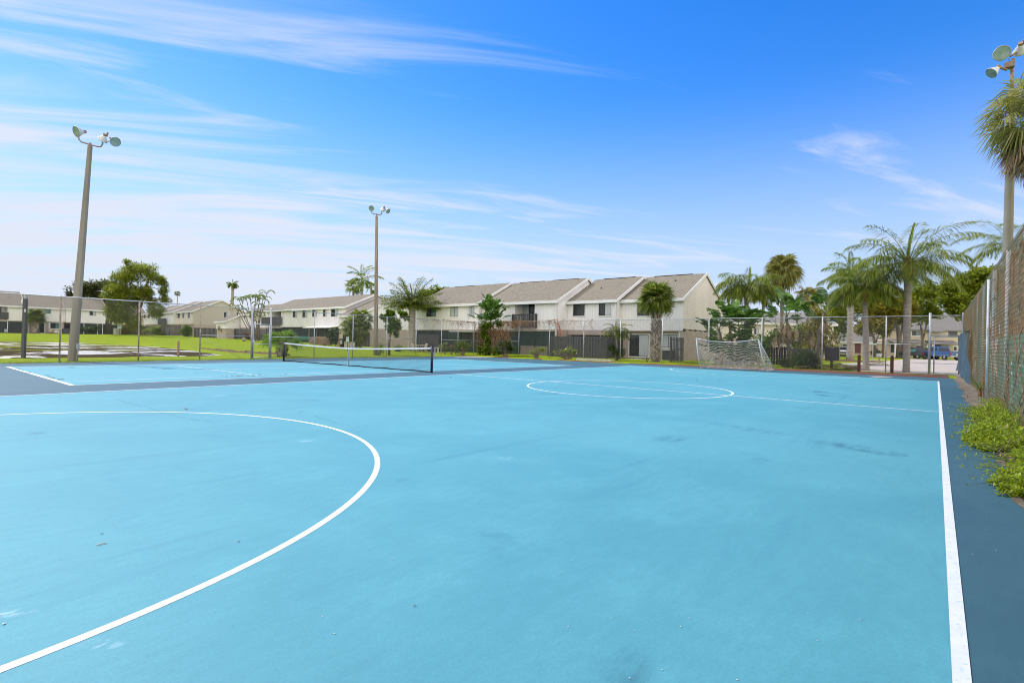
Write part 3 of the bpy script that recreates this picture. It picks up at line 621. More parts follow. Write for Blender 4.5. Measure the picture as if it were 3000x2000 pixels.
def SHINGLE(name, c):
    m, t, out = nt(name); p = node(t, 'ShaderNodeBsdfPrincipled'); t.links.new(p.outputs[0], out.inputs[0]); p.inputs['Roughness'].default_value = .9; p.inputs['Specular IOR Level'].default_value = .15
    br = node(t, 'ShaderNodeTexBrick'); br.inputs['Scale'].default_value = 1; br.inputs['Brick Width'].default_value = .33; br.inputs['Row Height'].default_value = .16; br.inputs['Mortar Size'].default_value = .008
    br.inputs['Color1'].default_value = c4(c); br.inputs['Color2'].default_value = c4(tuple(x*.72 for x in c)); br.inputs['Mortar'].default_value = c4(tuple(x*.5 for x in c)); t.links.new(coords(t), br.inputs['Vector'])
    col = mixc(t, ramp(t, noise(t, coords(t), .5, 5), .4, .7), br.outputs[0], tuple(x*.86 for x in c)); col = mixc(t, ramp(t, noise(t, coords(t, (1, 1, 1)), 7, 4), .5, .7), col, tuple(min(1, x*1.18) for x in c))
    t.links.new(col, p.inputs['Base Color']); return m
m_side = SIDING('pale_grey_siding', (.80, .77, .735)); m_sideB = SIDING('pale_grey_siding_lap', (.77, .705, .62), True, .22)
m_cream = SIDING('cream_siding', (.74, .66, .55), False, .3)
m_low = M('taupe_wall_paint', (.43, .355, .285), (.38, .315, .25), 1.5, .85, .15, 30)
m_roof = SHINGLE('tan_shingles', (.225, .20, .15)); m_trim = M('white_trim', (.72, .71, .68), (.64, .63, .60), 3, .6)
m_sash = M('bronze_sash', (.03, .026, .024), (.02, .018, .016), 6, .4)
m_glass = M('dark_window_glass', (.030, .034, .036), (.015, .018, .02), 1.2, .08, spec=.3); m_curt = M('closed_blind_behind_glass', (.44, .47, .46), (.36, .40, .40), 14, .12, spec=.6, stretch=(1, 1, .02))
m_green_glass = M('green_reflecting_glass', (.10, .22, .18), (.05, .11, .09), .8, .06, spec=.6); m_char = M('charcoal_fence_paint', (.075, .075, .078), (.055, .055, .058), 7, .8, .3, 20, stretch=(1, 1, .1))
m_screen = M('dark_porch_screen', (.018, .026, .025), (.010, .014, .014), 2, .6); m_screen_g = M('green_porch_screen', (.018, .042, .036), (.012, .028, .025), 1.5, .5)
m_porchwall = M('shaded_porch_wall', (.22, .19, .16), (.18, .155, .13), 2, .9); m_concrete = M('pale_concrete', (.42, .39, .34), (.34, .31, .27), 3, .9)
m_tanwall = SIDING('tan_stucco', (.58, .49, .35), True, 3.0); m_greyroof = SHINGLE('grey_shingles', (.23, .215, .195)); m_darkred = M('dark_red_door', (.11, .018, .02), (.09, .015, .016), 4, .5)

def window(root, x0, x1, z0, z1, y, cfg='dc', trim=.10, name='window'):
    """frame proud of the wall, sash and panes set inside it; cfg: one letter a pane"""
    b = MB(); t = trim
    b.box(x0, x1, y-.05, y+.02, z1-t, z1).box(x0, x1, y-.05, y+.02, z0, z0+t).box(x0, x0+t, y-.05, y+.02, z0+t, z1-t).box(x1-t, x1, y-.05, y+.02, z0+t, z1-t)
    fr = b.build(name, m_trim, root); n = len(cfg); a0, a1, s = x0+t, x1-t, .045; wd = (a1-a0)/n
    b = MB(); b.box(a0, a1, y-.03, y+.015, z1-t-s, z1-t).box(a0, a1, y-.03, y+.015, z0+t, z0+t+s)
    for k in range(n+1):
        c = a0+wd*k; lo, hi = (c, c+s) if k == 0 else ((c-s, c) if k == n else (c-s/2, c+s/2)); b.box(lo, hi, y-.031, y+.014, z0+t+s, z1-t-s)
    b.build('sash', m_sash, fr)
    mats = {'d': m_glass, 'c': m_curt, 'g': m_green_glass}
    for k, c in enumerate(cfg): MB().box(a0+wd*k+s/2, a0+wd*(k+1)-s/2, y-.012-.004*k, y+.01, z0+t+s, z1-t-s).build('pane', mats[c], fr)
    return fr
def roof(root, x0, x1, ye, ze, yr, zr, yb=None, th=.16, mat=None, over=(.1, .25), fascia=True, name='roof'):
    """gable roof running along x: front eave (ye, ze), ridge (yr, zr), back eave mirrored"""
    yb = yb if yb is not None else 2*yr-ye; zb = ze+(zr-ze)*0 if abs(yb-(2*yr-ye)) < 1e-6 else zr-(yb-yr)*(zr-ze)/(yr-ye)
    prof = [(ye, ze), (yr, zr), (yb, zb), (yb, zb+th), (yr, zr+th), (ye, ze+th)]
    b = MB(); b.prism(prof, 'x', x0-over[0], x1+over[1])
    o = b.build(name, mat or m_roof, root)
    # the shingle pattern runs in the slope's own plane: rotate the texture by tilting a copy of the coordinates is not needed at this distance
    if fascia:
        MB().box(x0-over[0]-.02, x1+over[1]+.02, ye-.05, ye-.003, ze-.10, ze+th+.02).build('fascia', m_trim, root)
        xr = x1+over[1]; s = (zr-ze)/(yr-ye)
        MB().prism([(ye-.05, ze-.10), (yr, zr-.06), (yb+.05, zb-.10), (yb+.05, zb+th+.03), (yr, zr+th+.05), (ye-.05, ze+th+.03)], 'x', xr+.003, xr+.06).build('rake_board', m_trim, root)
    return o
def vents(root, items):
    for x, y, z in items: MB().tube([(x, y, z-.15), (x, y, z+.22)], .05, 8).tube([(x, y, z+.22), (x, y, z+.27)], .08, 8).build('vent_pipe', m_sash, root)
def ldrop(P, L, rz):
    c, s = math.cos(-rz), math.sin(-rz); d = np.array(P)-np.array(L); return np.array((c*d[0]-s*d[1], s*d[0]+c*d[1], d[2]))
def board_fence(name, label, P, Q, h, gap=True, group=None, mat=None, drop=.1):
    """upright boards nailed alternately on two sides of rails"""
    P, Q = np.array(P, float), np.array(Q, float); L = np.hypot(*(Q-P)[:2]); rz = math.atan2(Q[1]-P[1], Q[0]-P[0]); rt = thing('board_fence', label, 'fence', P, rz, group)
    dz = Q[2]-P[2]; b = MB(); n = int(L/.145)
    for k in range(n+1):
        x = k*.145; z = dz*x/L; y = -.035 if k % 2 else .02; b.box(x, x+(.14 if gap else .143), y, y+.018, z-drop, z+h-(.03 if k % 2 else 0))
    b.build('board_panel', mat or m_char, rt)
    b = MB()
    for f in (.15, .5, .88): b.bar((0, -.005, h*f), (L, -.005, dz+h*f), .035, .08)
    b.build('rail', mat or m_char, rt); b = MB()
    m_ = max(1, int(L/2.4))
    for k in range(m_+1): x = L*k/m_; MB().box(x-.045, x+.045, .045, .13, dz*x/L-drop, dz*x/L+h+.02).build('post', mat or m_char, rt)
    return rt
# ---------------- house A: the row of three stepped units right behind the court
RZ = -math.pi/2; LA = np.array([28.27, -.74, .12]); A = thing('townhouse', 'pale grey two storey terrace with stepped gable roofs behind the goal end fence', 'house', LA, RZ, group='two storey terraces round the lawn')
def la(px, py, y): return ldrop(onu(px, py, LA[0]+y), LA, RZ)
def rectA(x0, y0, x1, y1, y): a, b = la(x0, y0, y), la(x1, y1, y); return a[0], b[0], b[2], a[2]
ZB = 2.56
U = dict(u3=(-5.84, 0.0, 0.0), u2=(-11.2, -5.84, -.75), u1=(-21.0, -11.2, -2.4), u0=(-31.4, -21.0, -2.95))
bx0, bx1 = la(1508, 900, -2.4)[0], la(1567, 900, -2.4)[0]
def gablewall(x0, x1, y, zb, mat, name='upper_wall', dep=10.4, ze=5.3, zr=7.85, dx=0.0):
    b = MB(); b.prism([(y, zb), (y, ze), (y+dep/2, zr-.03), (y+dep, ze), (y+dep, zb)], 'x', x0, x1); return b.build(name, mat, A)
gablewall(-5.84, 0.0, 0.0, ZB, m_side)
MB().prism([(.0, 2.70), (.0, 5.3), (5.2, 7.80), (10.4, 5.3), (10.4, 2.70)], 'x', .003, .03).build('gable_cladding', m_sideB, A)
gablewall(-11.2, -5.845, -.75, ZB, m_side); gablewall(-21.0, bx0, -2.4, ZB, m_side); gablewall(bx1, -11.205, -2.4, ZB, m_side); gablewall(-31.4, -21.005, -2.95, ZB, m_side)
MB().box(bx0, bx1, -1.1, -.9, ZB, 5.6).box(bx0, bx1, -2.4, -1.1, ZB-.12, ZB-.003).build('balcony_recess', m_side, A)
for (x0, x1, y), k in zip(U.values(), range(4)):
    roof(A, x0, x1, y-.32, 5.30-.16+.01*k, y+5.2, 7.85+.01*k, over=(.0 if k < 3 else .3, .12))
for x0, x1, yr in ((-5.0, -1.2, 5.2), (-10.2, -6.6, 4.45), (-20, -16.6, 2.8), (-15.5, -12.2, 2.8), (-30, -26.5, 2.25)): MB().box(x0, x1, yr-.10, yr+.10, 8.02, 8.05).build('ridge_vent', m_darkred, A)
for x, y in ((-5.95, -.86), (-11.3, -2.5)): MB().box(x-.04, x+.04, y-.06, y+.02, .1, 5.15).build('downspout', m_trim, A)
# lower walls
MB().box(-5.84, -.30, .5, 10.4, -.5, ZB-.003).build('lower_wall', m_low, A); MB().box(-.28, 0.0, .04, 10.35, -.5, ZB+.14).build('lower_wall', m_low, A)
MB().box(-5.84, 0, .02, .5, ZB-.10, ZB-.004).build('soffit', m_low, A); MB().box(-.42, -.30, .10, .22, -.3, ZB-.10).build('porch_post', m_trim, A)
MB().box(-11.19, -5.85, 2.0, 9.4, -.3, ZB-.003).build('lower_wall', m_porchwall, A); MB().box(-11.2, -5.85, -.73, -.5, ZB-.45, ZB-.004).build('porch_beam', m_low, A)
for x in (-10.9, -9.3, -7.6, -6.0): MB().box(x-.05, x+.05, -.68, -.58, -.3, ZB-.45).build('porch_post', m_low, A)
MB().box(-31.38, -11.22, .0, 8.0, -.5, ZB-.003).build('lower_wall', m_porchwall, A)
MB().box(-11.6, -11.21, -2.35, 0, -.5, ZB-.003).build('lower_wall', m_low, A); MB().box(-31.39, -31.1, -2.9, 0, -.5, ZB-.003).build('lower_wall', m_low, A)
MB().box(-20.7, -11.65, -2.36, -2.30, -.3, ZB-.15).build('porch_screen', m_screen_g, A); MB().box(-31.05, -21.1, -2.90, -2.84, -.3, ZB-.12).build('porch_screen', m_screen_g, A)
MB().box(-21.0, -11.2, -2.42, -2.28, ZB-.15, ZB-.004).build('porch_beam', m_low, A); MB().box(-31.4, -21.01, -2.97, -2.83, ZB-.12, ZB-.004).build('porch_beam', m_low, A)
for x in (-20.5, -18.2, -16.0, -13.9, -11.9): MB().box(x-.03, x+.03, -2.41, -2.362, -.3, ZB-.15).build('screen_post', m_sash, A)
for x in (-30.6, -28.4, -26.0, -23.6, -21.4): MB().box(x-.03, x+.03, -2.95, -2.905, -.3, ZB-.12).build('screen_post', m_sash, A)
MB().box(-15.7, -12.1, -2.38, -2.365, .0, .95).build('screen_panel', m_porchwall, A)
MB().box(-24.2, -20.4, -4.2, -2.98, 2.28, 2.36).build('porch_awning', m_trim, A)
# windows and doors
def wA(px, cfg, y, **k): x0, x1, z0, z1 = rectA(*px, y); return window(A, x0, x1, z0, z1, y, cfg, **k)
wA((1677.7, 885.4, 1716, 928), 'dd', -.75); wA((1752.4, 883, 1793.5, 927.5), 'dc', -.75); wA((1865, 881.5, 1942, 927.5), 'dc', 0.0)
wA((1248.6, 897.3, 1279.8, 929.5), 'dg', -2.95); wA((1318.8, 894.5, 1344, 929.5), 'cc', -2.95); wA((1370.2, 893.3, 1391.5, 929.5), 'cc', -2.95)
wA((1532.5, 888, 1567.5, 962), 'cd', -1.1, name='balcony_door')
x0, x1, z0, z1 = rectA(1842, 977, 1903, 1048, .5); window(A, x0, x1, z0, z1, .5, 'dc', name='patio_door'); x0, x1, z0, z1 = rectA(1932, 976.5, 1987, 1022, .5); window(A, x0, x1, z0, z1, .5, 'cc')
# balcony rail
x0, x1, z0, z1 = rectA(1501, 920, 1567, 961, -2.75); b = MB(); n = 15
for k in range(n+1): x = x0+(x1-x0)*k/n; b.box(x-.045, x+.045, -2.78, -2.73, z0, z1)
for y_ in (-2.78, -2.45): pass
b.box(x0, x1, -2.73, -2.69, z1-.12, z1-.04).box(x0, x1, -2.73, -2.69, z0+.1, z0+.2)
for xx in (x0, x1):
    for k in range(3): b.box(xx-.03, xx+.03, -2.69+.1*k, -2.64+.1*k, z0, z1)
b.build('balcony_rail', m_char, A)
vents(A, [(-2.2, 3.6, 7.1), (-9.0, 1.8, 6.6), (-26, 1.4, 7.3), (-23.5, 1.4, 7.3)])
MB().box(-2.05, -1.9, -.12, -.003, 3.2, 3.35).build('wall_lamp', m_sash, A); MB().box(-2.25, -2.1, -.10, -.003, 3.32, 3.42).build('wall_lamp', m_trim, A)
MB().box(-31.44, -31.3, -3.02, -2.953, ZB, 5.2).box(-22.55, -22.45, -3.0, -2.953, ZB, 5.15).build('corner_board', m_trim, A)
# ---------------- house B: long terrace in the middle
LB = np.array([25.85, 45.7, .55]); B = thing('townhouse', 'long pale terrace behind the wooden pole with a lean wing on its right', 'house', LB, RZ, group='two storey terraces round the lawn')
def lb(px, py, y): return ldrop(onu(px, py, LB[0]+y), LB, RZ)
def rectB(x0, y0, x1, y1, y): a, b = lb(x0, y0, y), lb(x1, y1, y); return a[0], b[0], b[2], a[2]
def gw(R, x0, x1, y, zb, ze, zr, dep, mat, name='upper_wall'): return MB().prism([(y, zb), (y, ze), (y+dep/2, zr-.03), (y+dep, ze), (y+dep, zb)], 'x', x0, x1).build(name, mat, R)
b0, b1 = lb(798, 900, 0)[0], lb(823.3, 900, 0)[0]
gw(B, b1, 0, 0, 2.56, 5.3, 7.35, 9.6, m_side); gw(B, -23.5, b0, 0, 2.56, 5.3, 7.35, 9.6, m_side); gw(B, -36, -23.51, 1.3, 2.56, 4.9, 6.9, 9.6, m_side)
MB().box(b0, b1, 1.3, 1.5, 2.56, 5.5).box(b0, b1, 0, 1.3, 2.44, 2.556).build('balcony_recess', m_side, B)
roof(B, -23.5, 0, -.35, 5.15, 4.8, 7.35, over=(.1, .15)); roof(B, -36, -23.6, .95, 4.8, 6.1, 6.9, over=(.3, 0)); 
gw(B, .01, 4.7, -1.2, 2.3, 4.0, 6.45, 11.2, m_side); roof(B, .02, 4.7, -1.5, 3.86, 4.4, 6.45, over=(-.12, .15))
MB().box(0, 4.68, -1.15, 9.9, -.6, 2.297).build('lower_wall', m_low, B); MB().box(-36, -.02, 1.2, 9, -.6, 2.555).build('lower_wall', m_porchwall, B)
MB().box(-9.9, -.3, .05, .11, -.4, 2.45).build('porch_screen', m_screen, B); MB().box(-9.9, -.05, -.02, .16, 2.40, 2.556).build('porch_beam', m_trim, B)
for x in (-9.8, -7.6, -5.4, -3.2, -.8): MB().box(x-.04, x+.04, -.01, .045, -.4, 2.40).build('screen_post', m_low, B)
MB().prism([(-1.9, 2.32), (-.02, 2.62), (-.02, 2.70), (-1.9, 2.42)], 'x', -8.2, -1.0).build('porch_awning', m_trim, B)
MB().box(-23.4, -10.2, .3, .45, -.4, 2.5).build('lower_wall', m_screen, B); MB().box(-35.9, -23.6, 1.0, 1.15, -.4, 2.5).build('lower_wall', m_low, B)
def wB(px, cfg, y, **k): x0, x1, z0, z1 = rectB(*px, y); return window(B, x0, x1, z0, z1, y, cfg, **k)
wB((858, 905, 872.2, 931), 'dc', 0); wB((886, 904.5, 901.2, 931), 'dc', 0); wB((915, 903.5, 930.2, 929.5), 'dc', 0); wB((946.5, 903, 958.5, 928.5), 'dc', 0); wB((970, 901.5, 993.2, 928.5), 'dc', 0)
wB((815.5, 911, 824, 950), 'd', 1.3, name='balcony_door')
for px in ((655.5, 912.5, 671, 933), (693, 914, 702, 932.5), (714.5, 914, 721.5, 931.5), (735, 912, 745, 930)): wB(px, 'dc', 1.3 if px[0] < 720 else 0)
x0, x1, z0, z1 = rectB(766, 929.5, 823.5, 951.5, -.3); b = MB()
for k in range(30): x = x0+(x1-x0)*k/30; b.box(x, x+(x1-x0)/36, -.32, -.28, z0, z1)
b.box(x0, x1, -.28, -.24, z1-.12, z1).build('balcony_rail', m_char, B)
# small low roof in front of the left end of house B
x0 = -28.5; MB().prism([(-1.2, 2.3), (-1.2, 3.6), (1.2, 4.75), (1.2, 2.3)], 'x', -40.5, -36.4).build('upper_wall', m_side, B)
roof(B, -40.5, -36.3, -1.5, 3.45, 1.3, 4.75, yb=1.6, over=(.3, .2)); MB().box(-40.4, -36.5, -1.1, 1.2, -.5, 2.297).build('lower_wall', m_low, B)
# ---------------- house D: far terrace beyond the lawn, gable towards us
LD = np.array([29.35, 111.36, 1.55]); D = thing('townhouse', 'distant pale terrace with three stepped roofs and a broad blank gable', 'house', LD, RZ, group='two storey terraces round the lawn')
def ld(px, py, y): return ldrop(onu(px, py, LD[0]+y), LD, RZ)
def rectD(x0, y0, x1, y1, y): a, b = ld(x0, y0, y), ld(x1, y1, y); return a[0], b[0], b[2], a[2]
for k, (x0, x1, y, ze, zr) in enumerate([(-9.2, 0, 0, 5.35, 8.2), (-14.5, -9.21, -.9, 5.35, 8.2), (-20.5, -14.51, -.3, 5.3, 7.9), (-29, -20.51, -1.2, 5.3, 7.6)]):
    gw(D, x0, x1, y, 2.55, ze, zr, 12.0, m_side if k else m_cream); roof(D, x0, x1, y-.35, ze-.16, y+6.0, zr, over=(0, .15))
    MB().box(x0+.02, x1-.01, y+.35, y+11.5, -.8, 2.547).build('lower_wall', m_low, D)
for px, y in (((518, 916, 528, 933), 0), ((534.5, 915, 541, 933), 0), ((550, 914, 557.5, 933), 0), ((421.5, 919, 427, 934), -1.2), ((433.5, 919, 439.5, 934), -1.2), ((457, 919, 462, 933), -.9)):
    window(D, *rectD(*px, y), y, 'd', .14)
x0, x1, z0, z1 = rectD(463, 933, 485.5, 950.5, -1.3); MB().box(x0, x1, -1.35, -1.22, z0, z1).build('balcony_rail', m_char, D)
# ---------------- house C: terrace across the pond on the left
LC = np.array([16.0, 122, 1.2]); Cc = thing('townhouse', 'long terrace across the pond seen behind the leaning concrete pole', 'house', LC, 0, group='two storey terraces round the lawn')
def lc(px, py, y): return ldrop(onv(px, py, LC[1]+y), LC, 0)
def rectC(x0, y0, x1, y1, y): a, b = lc(x0, y0, y), lc(x1, y1, y); return a[0], b[0], b[2], a[2]
j1 = lc(193, 930, 0)[0]; j0 = lc(72, 930, -.8)[0]
cb0, cb1 = lc(-22, 920, -.8)[0], lc(23, 920, -.8)[0]
gw(Cc, j1+.01, 0, 0, 2.55, 5.35, 8.05, 11, m_side); gw(Cc, j0+.01, j1, .55, 2.55, 5.35, 8.05, 11, m_side); gw(Cc, cb1, j0, -.3, 2.55, 5.35, 8.3, 11, m_side); gw(Cc, -45, cb0, -.3, 2.55, 5.35, 8.3, 11, m_side)
MB().box(cb0, cb1, .9, 1.1, 2.55, 5.4).box(cb0, cb1, -.3, .9, 2.4, 2.546).build('balcony_recess', m_cream, Cc)
roof(Cc, j1, 0, -.4, 5.2, 5.5, 8.05, over=(.12, .3)); roof(Cc, j0, j1-.13, .15, 5.2, 6.05, 8.05, over=(.0, .0)); roof(Cc, -45, j0-.02, -.7, 5.2, 5.2, 8.3, over=(.3, .05))
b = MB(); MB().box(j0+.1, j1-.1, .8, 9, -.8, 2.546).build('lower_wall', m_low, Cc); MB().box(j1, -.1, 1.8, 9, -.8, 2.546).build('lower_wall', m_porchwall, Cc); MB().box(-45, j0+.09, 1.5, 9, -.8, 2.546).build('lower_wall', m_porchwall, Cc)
MB().box(j1+1.1, -.05, .1, .2, -.5, 2.4).build('porch_screen', m_screen, Cc); MB().box(-45, j0+.3, -.2, -.1, -.5, 2.35).build('porch_screen', m_screen, Cc)
MB().box(j1, 0, .02, .25, 2.4, 2.546).build('porch_beam', m_low, Cc); MB().box(-45, j0, -.28, .0, 2.35, 2.546).build('porch_beam', m_low, Cc)
def wC(px, cfg, y, **k): x0, x1, z0, z1 = rectC(*px, y); return window(Cc, x0, x1, z0, z1, y, cfg, .14, **k)
wC((112, 901, 151, 920.5), 'gg', .55); wC((260, 906.5, 283.5, 926), 'dc', 0); wC((143, 943, 182, 964.5), 'dg', .8); wC((91, 942.5, 132, 976.5), 'dd', .8, name='patio_door'); wC((-12, 896, 18.5, 932), 'dc', .9, name='balcony_door')
x0, x1, z0, z1 = rectC(-25, 913, 25.5, 935, -.5); b = MB()
for k in range(34): x = x0+(x1-x0)*k/34; b.box(x, x+(x1-x0)/44, -.52, -.46, z0, z1)
b.box(x0, x1, -.46, -.40, z1-.14, z1).build('balcony_rail', m_char, Cc)
for px in (22, 84, 146): x = lc(px, 960, -.2)[0]; MB().box(x-.05, x+.05, -.27, -.22, -.4, 2.35).build('screen_post', m_trim, Cc)
for px in (246, 286, 301): x = lc(px, 960, 0)[0]; MB().box(x-.05, x+.05, .03, .09, -.5, 2.4).build('screen_post', m_trim, Cc)
vents(Cc, [(lc(27, 880, 3)[0], 2.6, 7.0), (lc(240, 888, 3)[0], 2.6, 6.7)])
# house G: end of another terrace glimpsed between the trees
LG = stand(300, 128); LG[2] = 1.3; Gh = thing('townhouse', 'part of a pale house glimpsed between the dark tree and the pine', 'house', LG, 0, group='two storey terraces round the lawn')
gw(Gh, 0.3, 10.5, 6, 2.4, 5.6, 7.6, 8, m_cream); roof(Gh, .3, 10.5, 5.6, 5.5, 10, 7.6); MB().box(.3, 10.4, 6.2, 13, -1.5, 2.39).build('lower_wall', m_char, Gh); gw(Gh, 10.6, 15.5, 5, 2.4, 4.4, 6.2, 8, m_side, 'upper_wall'); MB().box(10.6, 15.4, 5.2, 12, -1.5, 2.39).build('lower_wall', m_low, Gh); roof(Gh, 10.6, 15.5, 4.6, 4.3, 9, 6.2)
window(Gh, 5.8, 7.2, 3.2, 4.6, 6, 'd')
# ---------------- house F: tan house beyond the parking area
dF = 107.0; LF = ad(2668, 1040, dF); LF[2] = .25; RF = -YAW
Fh = thing('townhouse', 'tan two storey house with grey shingle roofs beyond the parked pickups', 'house', LF, RF)
pxm = dF/F_PX
def fx(px): return (px-2668)*pxm
def fz(py, px=2700): return CAM[2]+(1003.4+.0198*(px-1500)-py)*pxm-.25
gw(Fh, fx(2596), fx(2900), 0, -.5, fz(966), fz(966)+3.6, 11, m_tanwall, 'wall'); roof(Fh, fx(2596), fx(2712), -.35, fz(966)-.15, 5.5, fz(966)+3.6, mat=m_greyroof, fascia=False); roof(Fh, fx(2713), fx(2758), -.9, fz(966)-.45, 5.5, fz(966)+3.62, mat=m_greyroof, over=(0, 0), fascia=False); roof(Fh, fx(2759), fx(2900), -.35, fz(966)-.15, 5.5, fz(966)+3.6, mat=m_greyroof, fascia=False)
gw(Fh, fx(2446), fx(2595), 0, -.5, fz(1003, 2520), fz(967, 2520), 10, m_tanwall, 'wall'); roof(Fh, fx(2446), fx(2594), -.4, fz(1004, 2520), 5, fz(967, 2520), mat=m_greyroof)
MB().prism([(-2.2, fz(1007)), (0, fz(998)), (0, fz(998)+.2), (-2.2, fz(1007)+.2)], 'x', fx(2600), fx(2690)).build('porch_roof', m_greyroof, Fh); MB().prism([(-2.4, fz(1009)), (0, fz(999)), (0, fz(999)+.2), (-2.4, fz(1009)+.2)], 'x', fx(2708), fx(2790)).build('porch_roof', m_greyroof, Fh)
def wF(a, b_, c, d_, cfg, mats=None, name='window'): return window(Fh, fx(a), fx(c), fz(d_, a), fz(b_, a), -.0, cfg, .16, name=name)
wF(2668, 966.5, 2697, 984.5, 'dg'); wF(2681, 1010.5, 2699, 1022, 'dd'); wF(2774, 968, 2806, 985.5, 'dd'); wF(2791, 1013, 2804, 1029, 'd'); wF(2466, 1005.5, 2482, 1020, 'd')
for a, c in ((2504.5, 2521), (2638, 2644), (2738, 2756)): MB().box(fx(a), fx(c), -.06, -.003, fz(1038), fz(1009)).build('door', m_darkred, Fh)
MB().box(fx(2609), fx(2618.5), -.06, -.003, fz(1034), fz(1009)).build('door', m_screen, Fh); MB().box(fx(2552), fx(2572), -.05, -.003, fz(1040), fz(1010)).build('door', m_low, Fh)
for px in (2602, 2692, 2710, 2788): MB().box(fx(px)-.12, fx(px)+.12, -2.2, -1.95, -.4, fz(1007)).build('porch_post', m_trim, Fh)
MB().prism([(-.1, fz(1012)), (-.1, fz(1000)), (4, fz(985)), (4, fz(1012))], 'x', fx(2574), fx(2606)).build('porch_gable', m_tanwall, Fh)

# house H: pale wall showing between the palms behind the goal
LH = ad(2085, 1058, 72); LH[2] = .05; Hh = thing('townhouse', 'pale building glimpsed between the palm stems behind the goal', 'house', LH, -YAW)
hx = lambda px: (px-2085)*72/F_PX
MB().box(hx(2085), hx(2440), 0, 9, -.3, 2.6).build('lower_wall', m_low, Hh); MB().box(hx(2085), hx(2440), -.02, 9.02, 2.603, 4.6).build('upper_wall', m_cream, Hh); roof(Hh, hx(2085), hx(2440), -.5, 4.55, 4.5, 6.4, mat=m_greyroof)
for a_, c_, cfg in ((2205, 2222, 'dc'), (2262, 2280, 'dd'), (2335, 2352, 'dc')): window(Hh, hx(a_), hx(c_), 3.0, 4.1, -.02, cfg)
for a_, c_, cfg in ((2240, 2262, 'dd'), (2300, 2320, 'dc')): window(Hh, hx(a_), hx(c_), .9, 2.1, 0, cfg)
# ---------------- board fences near the houses
p_ = lambda x, y, d, z=None: (lambda q: (q[0], q[1], H(q[0], q[1]) if z is None else z))(ad(x, y, d))
ga = 'charcoal board fences of the back yards'
a = onu(1604, 1040, 25.6); b_ = onu(1776, 1040, 25.6); board_fence('f', 'long charcoal board on board fence under the orange ladder', (25.6, a[1], .12), (25.6, b_[1], .10), 1.95, group=ga)
c_ = (25.6, b_[1]); board_fence('f', 'short return of charcoal boards behind the small pygmy date palm', (25.6, c_[1]-.02, .10), (28.2, c_[1]-.05, .12), 1.95, group=ga)
a = ad(1967, 1050, 41.5); b_ = ad(2000, 1052, 43.2); board_fence('f', 'narrow slatted charcoal gate screen at the corner of the near house', (a[0], a[1], .10), (b_[0], b_[1], .10), 1.95, group=ga)
board_fence('f', 'tilted charcoal boards half hidden by the sabal palm clump', p_(1030, 1010, 66), p_(1081, 1012, 66), 1.75, group=ga)
board_fence('f', 'dark board fence beside the planter at the near house left end', p_(1224, 1018, 58), p_(1285, 1018, 57.5), 1.9, group=ga)
board_fence('f', 'grey board fence directly left of the far frangipani', p_(568, 991, 104), p_(625, 992, 103), 1.95, group=ga)
board_fence('f', 'dark weathered board fence running to the croton bush', p_(626, 992, 102), p_(760, 996, 88), 1.9, group=ga)
board_fence('f', 'charcoal board fence under the balcony of the middle terrace', p_(757, 996, 86), p_(800, 998, 82), 1.9, group=ga)
board_fence('f', 'distant charcoal fence behind the parked bicycles', p_(465, 984, 118), p_(527, 985, 112), 2.2, group=ga)
board_fence('f', 'distant charcoal fence left of the big gable', p_(532, 985, 112), p_(561, 985, 110), 1.9, group=ga)
board_fence('f', 'dark far fence right behind the pine trunk', p_(413, 980, 122), p_(450, 981, 120), 2.1, group=ga)
board_fence('f', 'dark far fence between the dark tree and the pine', p_(306, 975, 122), p_(356, 976, 122), 2.4, group=ga)
# ================================================================ plants
def unit(a): return a/np.maximum(np.linalg.norm(a, axis=-1, keepdims=True), 1e-9)
def kites(b, P, D, Lh, Wd, up=None, droop=None, mi=0):
    """one leaf each: base P, direction D, length Lh, half width Wd; the tip droops"""
    D = unit(D); n = len(P); Lh = np.broadcast_to(np.asarray(Lh, float), (n,))[:, None]; Wd = np.broadcast_to(np.asarray(Wd, float), (n,))[:, None]
    r = np.array((0, 0, 1.0)) if up is None else up; S = np.cross(D, r); bad = np.linalg.norm(S, axis=1) < 1e-3; S[bad] = (1, 0, 0); S = unit(S)
    mid = P+D*Lh*.5; tip = P+D*Lh
    if droop is not None: tip = tip+np.array((0, 0, -1.0))*Lh*np.broadcast_to(droop, (n,))[:, None]
    V = np.stack([P, mid-S*Wd, tip, mid+S*Wd], 1).reshape(-1, 3); i = np.arange(n)*4
    b.add(V, np.stack([i, i+1, i+2, i+3], 1), mi)
def curve_pts(p, az, el, L, droop, m=9, power=1.3):
    t = np.linspace(0, 1, m); e = el-droop*t**power; h = np.array((math.cos(az), math.sin(az), 0.0)); T = np.cos(e)[:, None]*h+np.sin(e)[:, None]*np.array((0, 0, 1.0))
    P = np.concatenate([[np.zeros(3)], np.cumsum((T[1:]+T[:-1])/2*L/(m-1), axis=0)])+np.array(p); return P, T
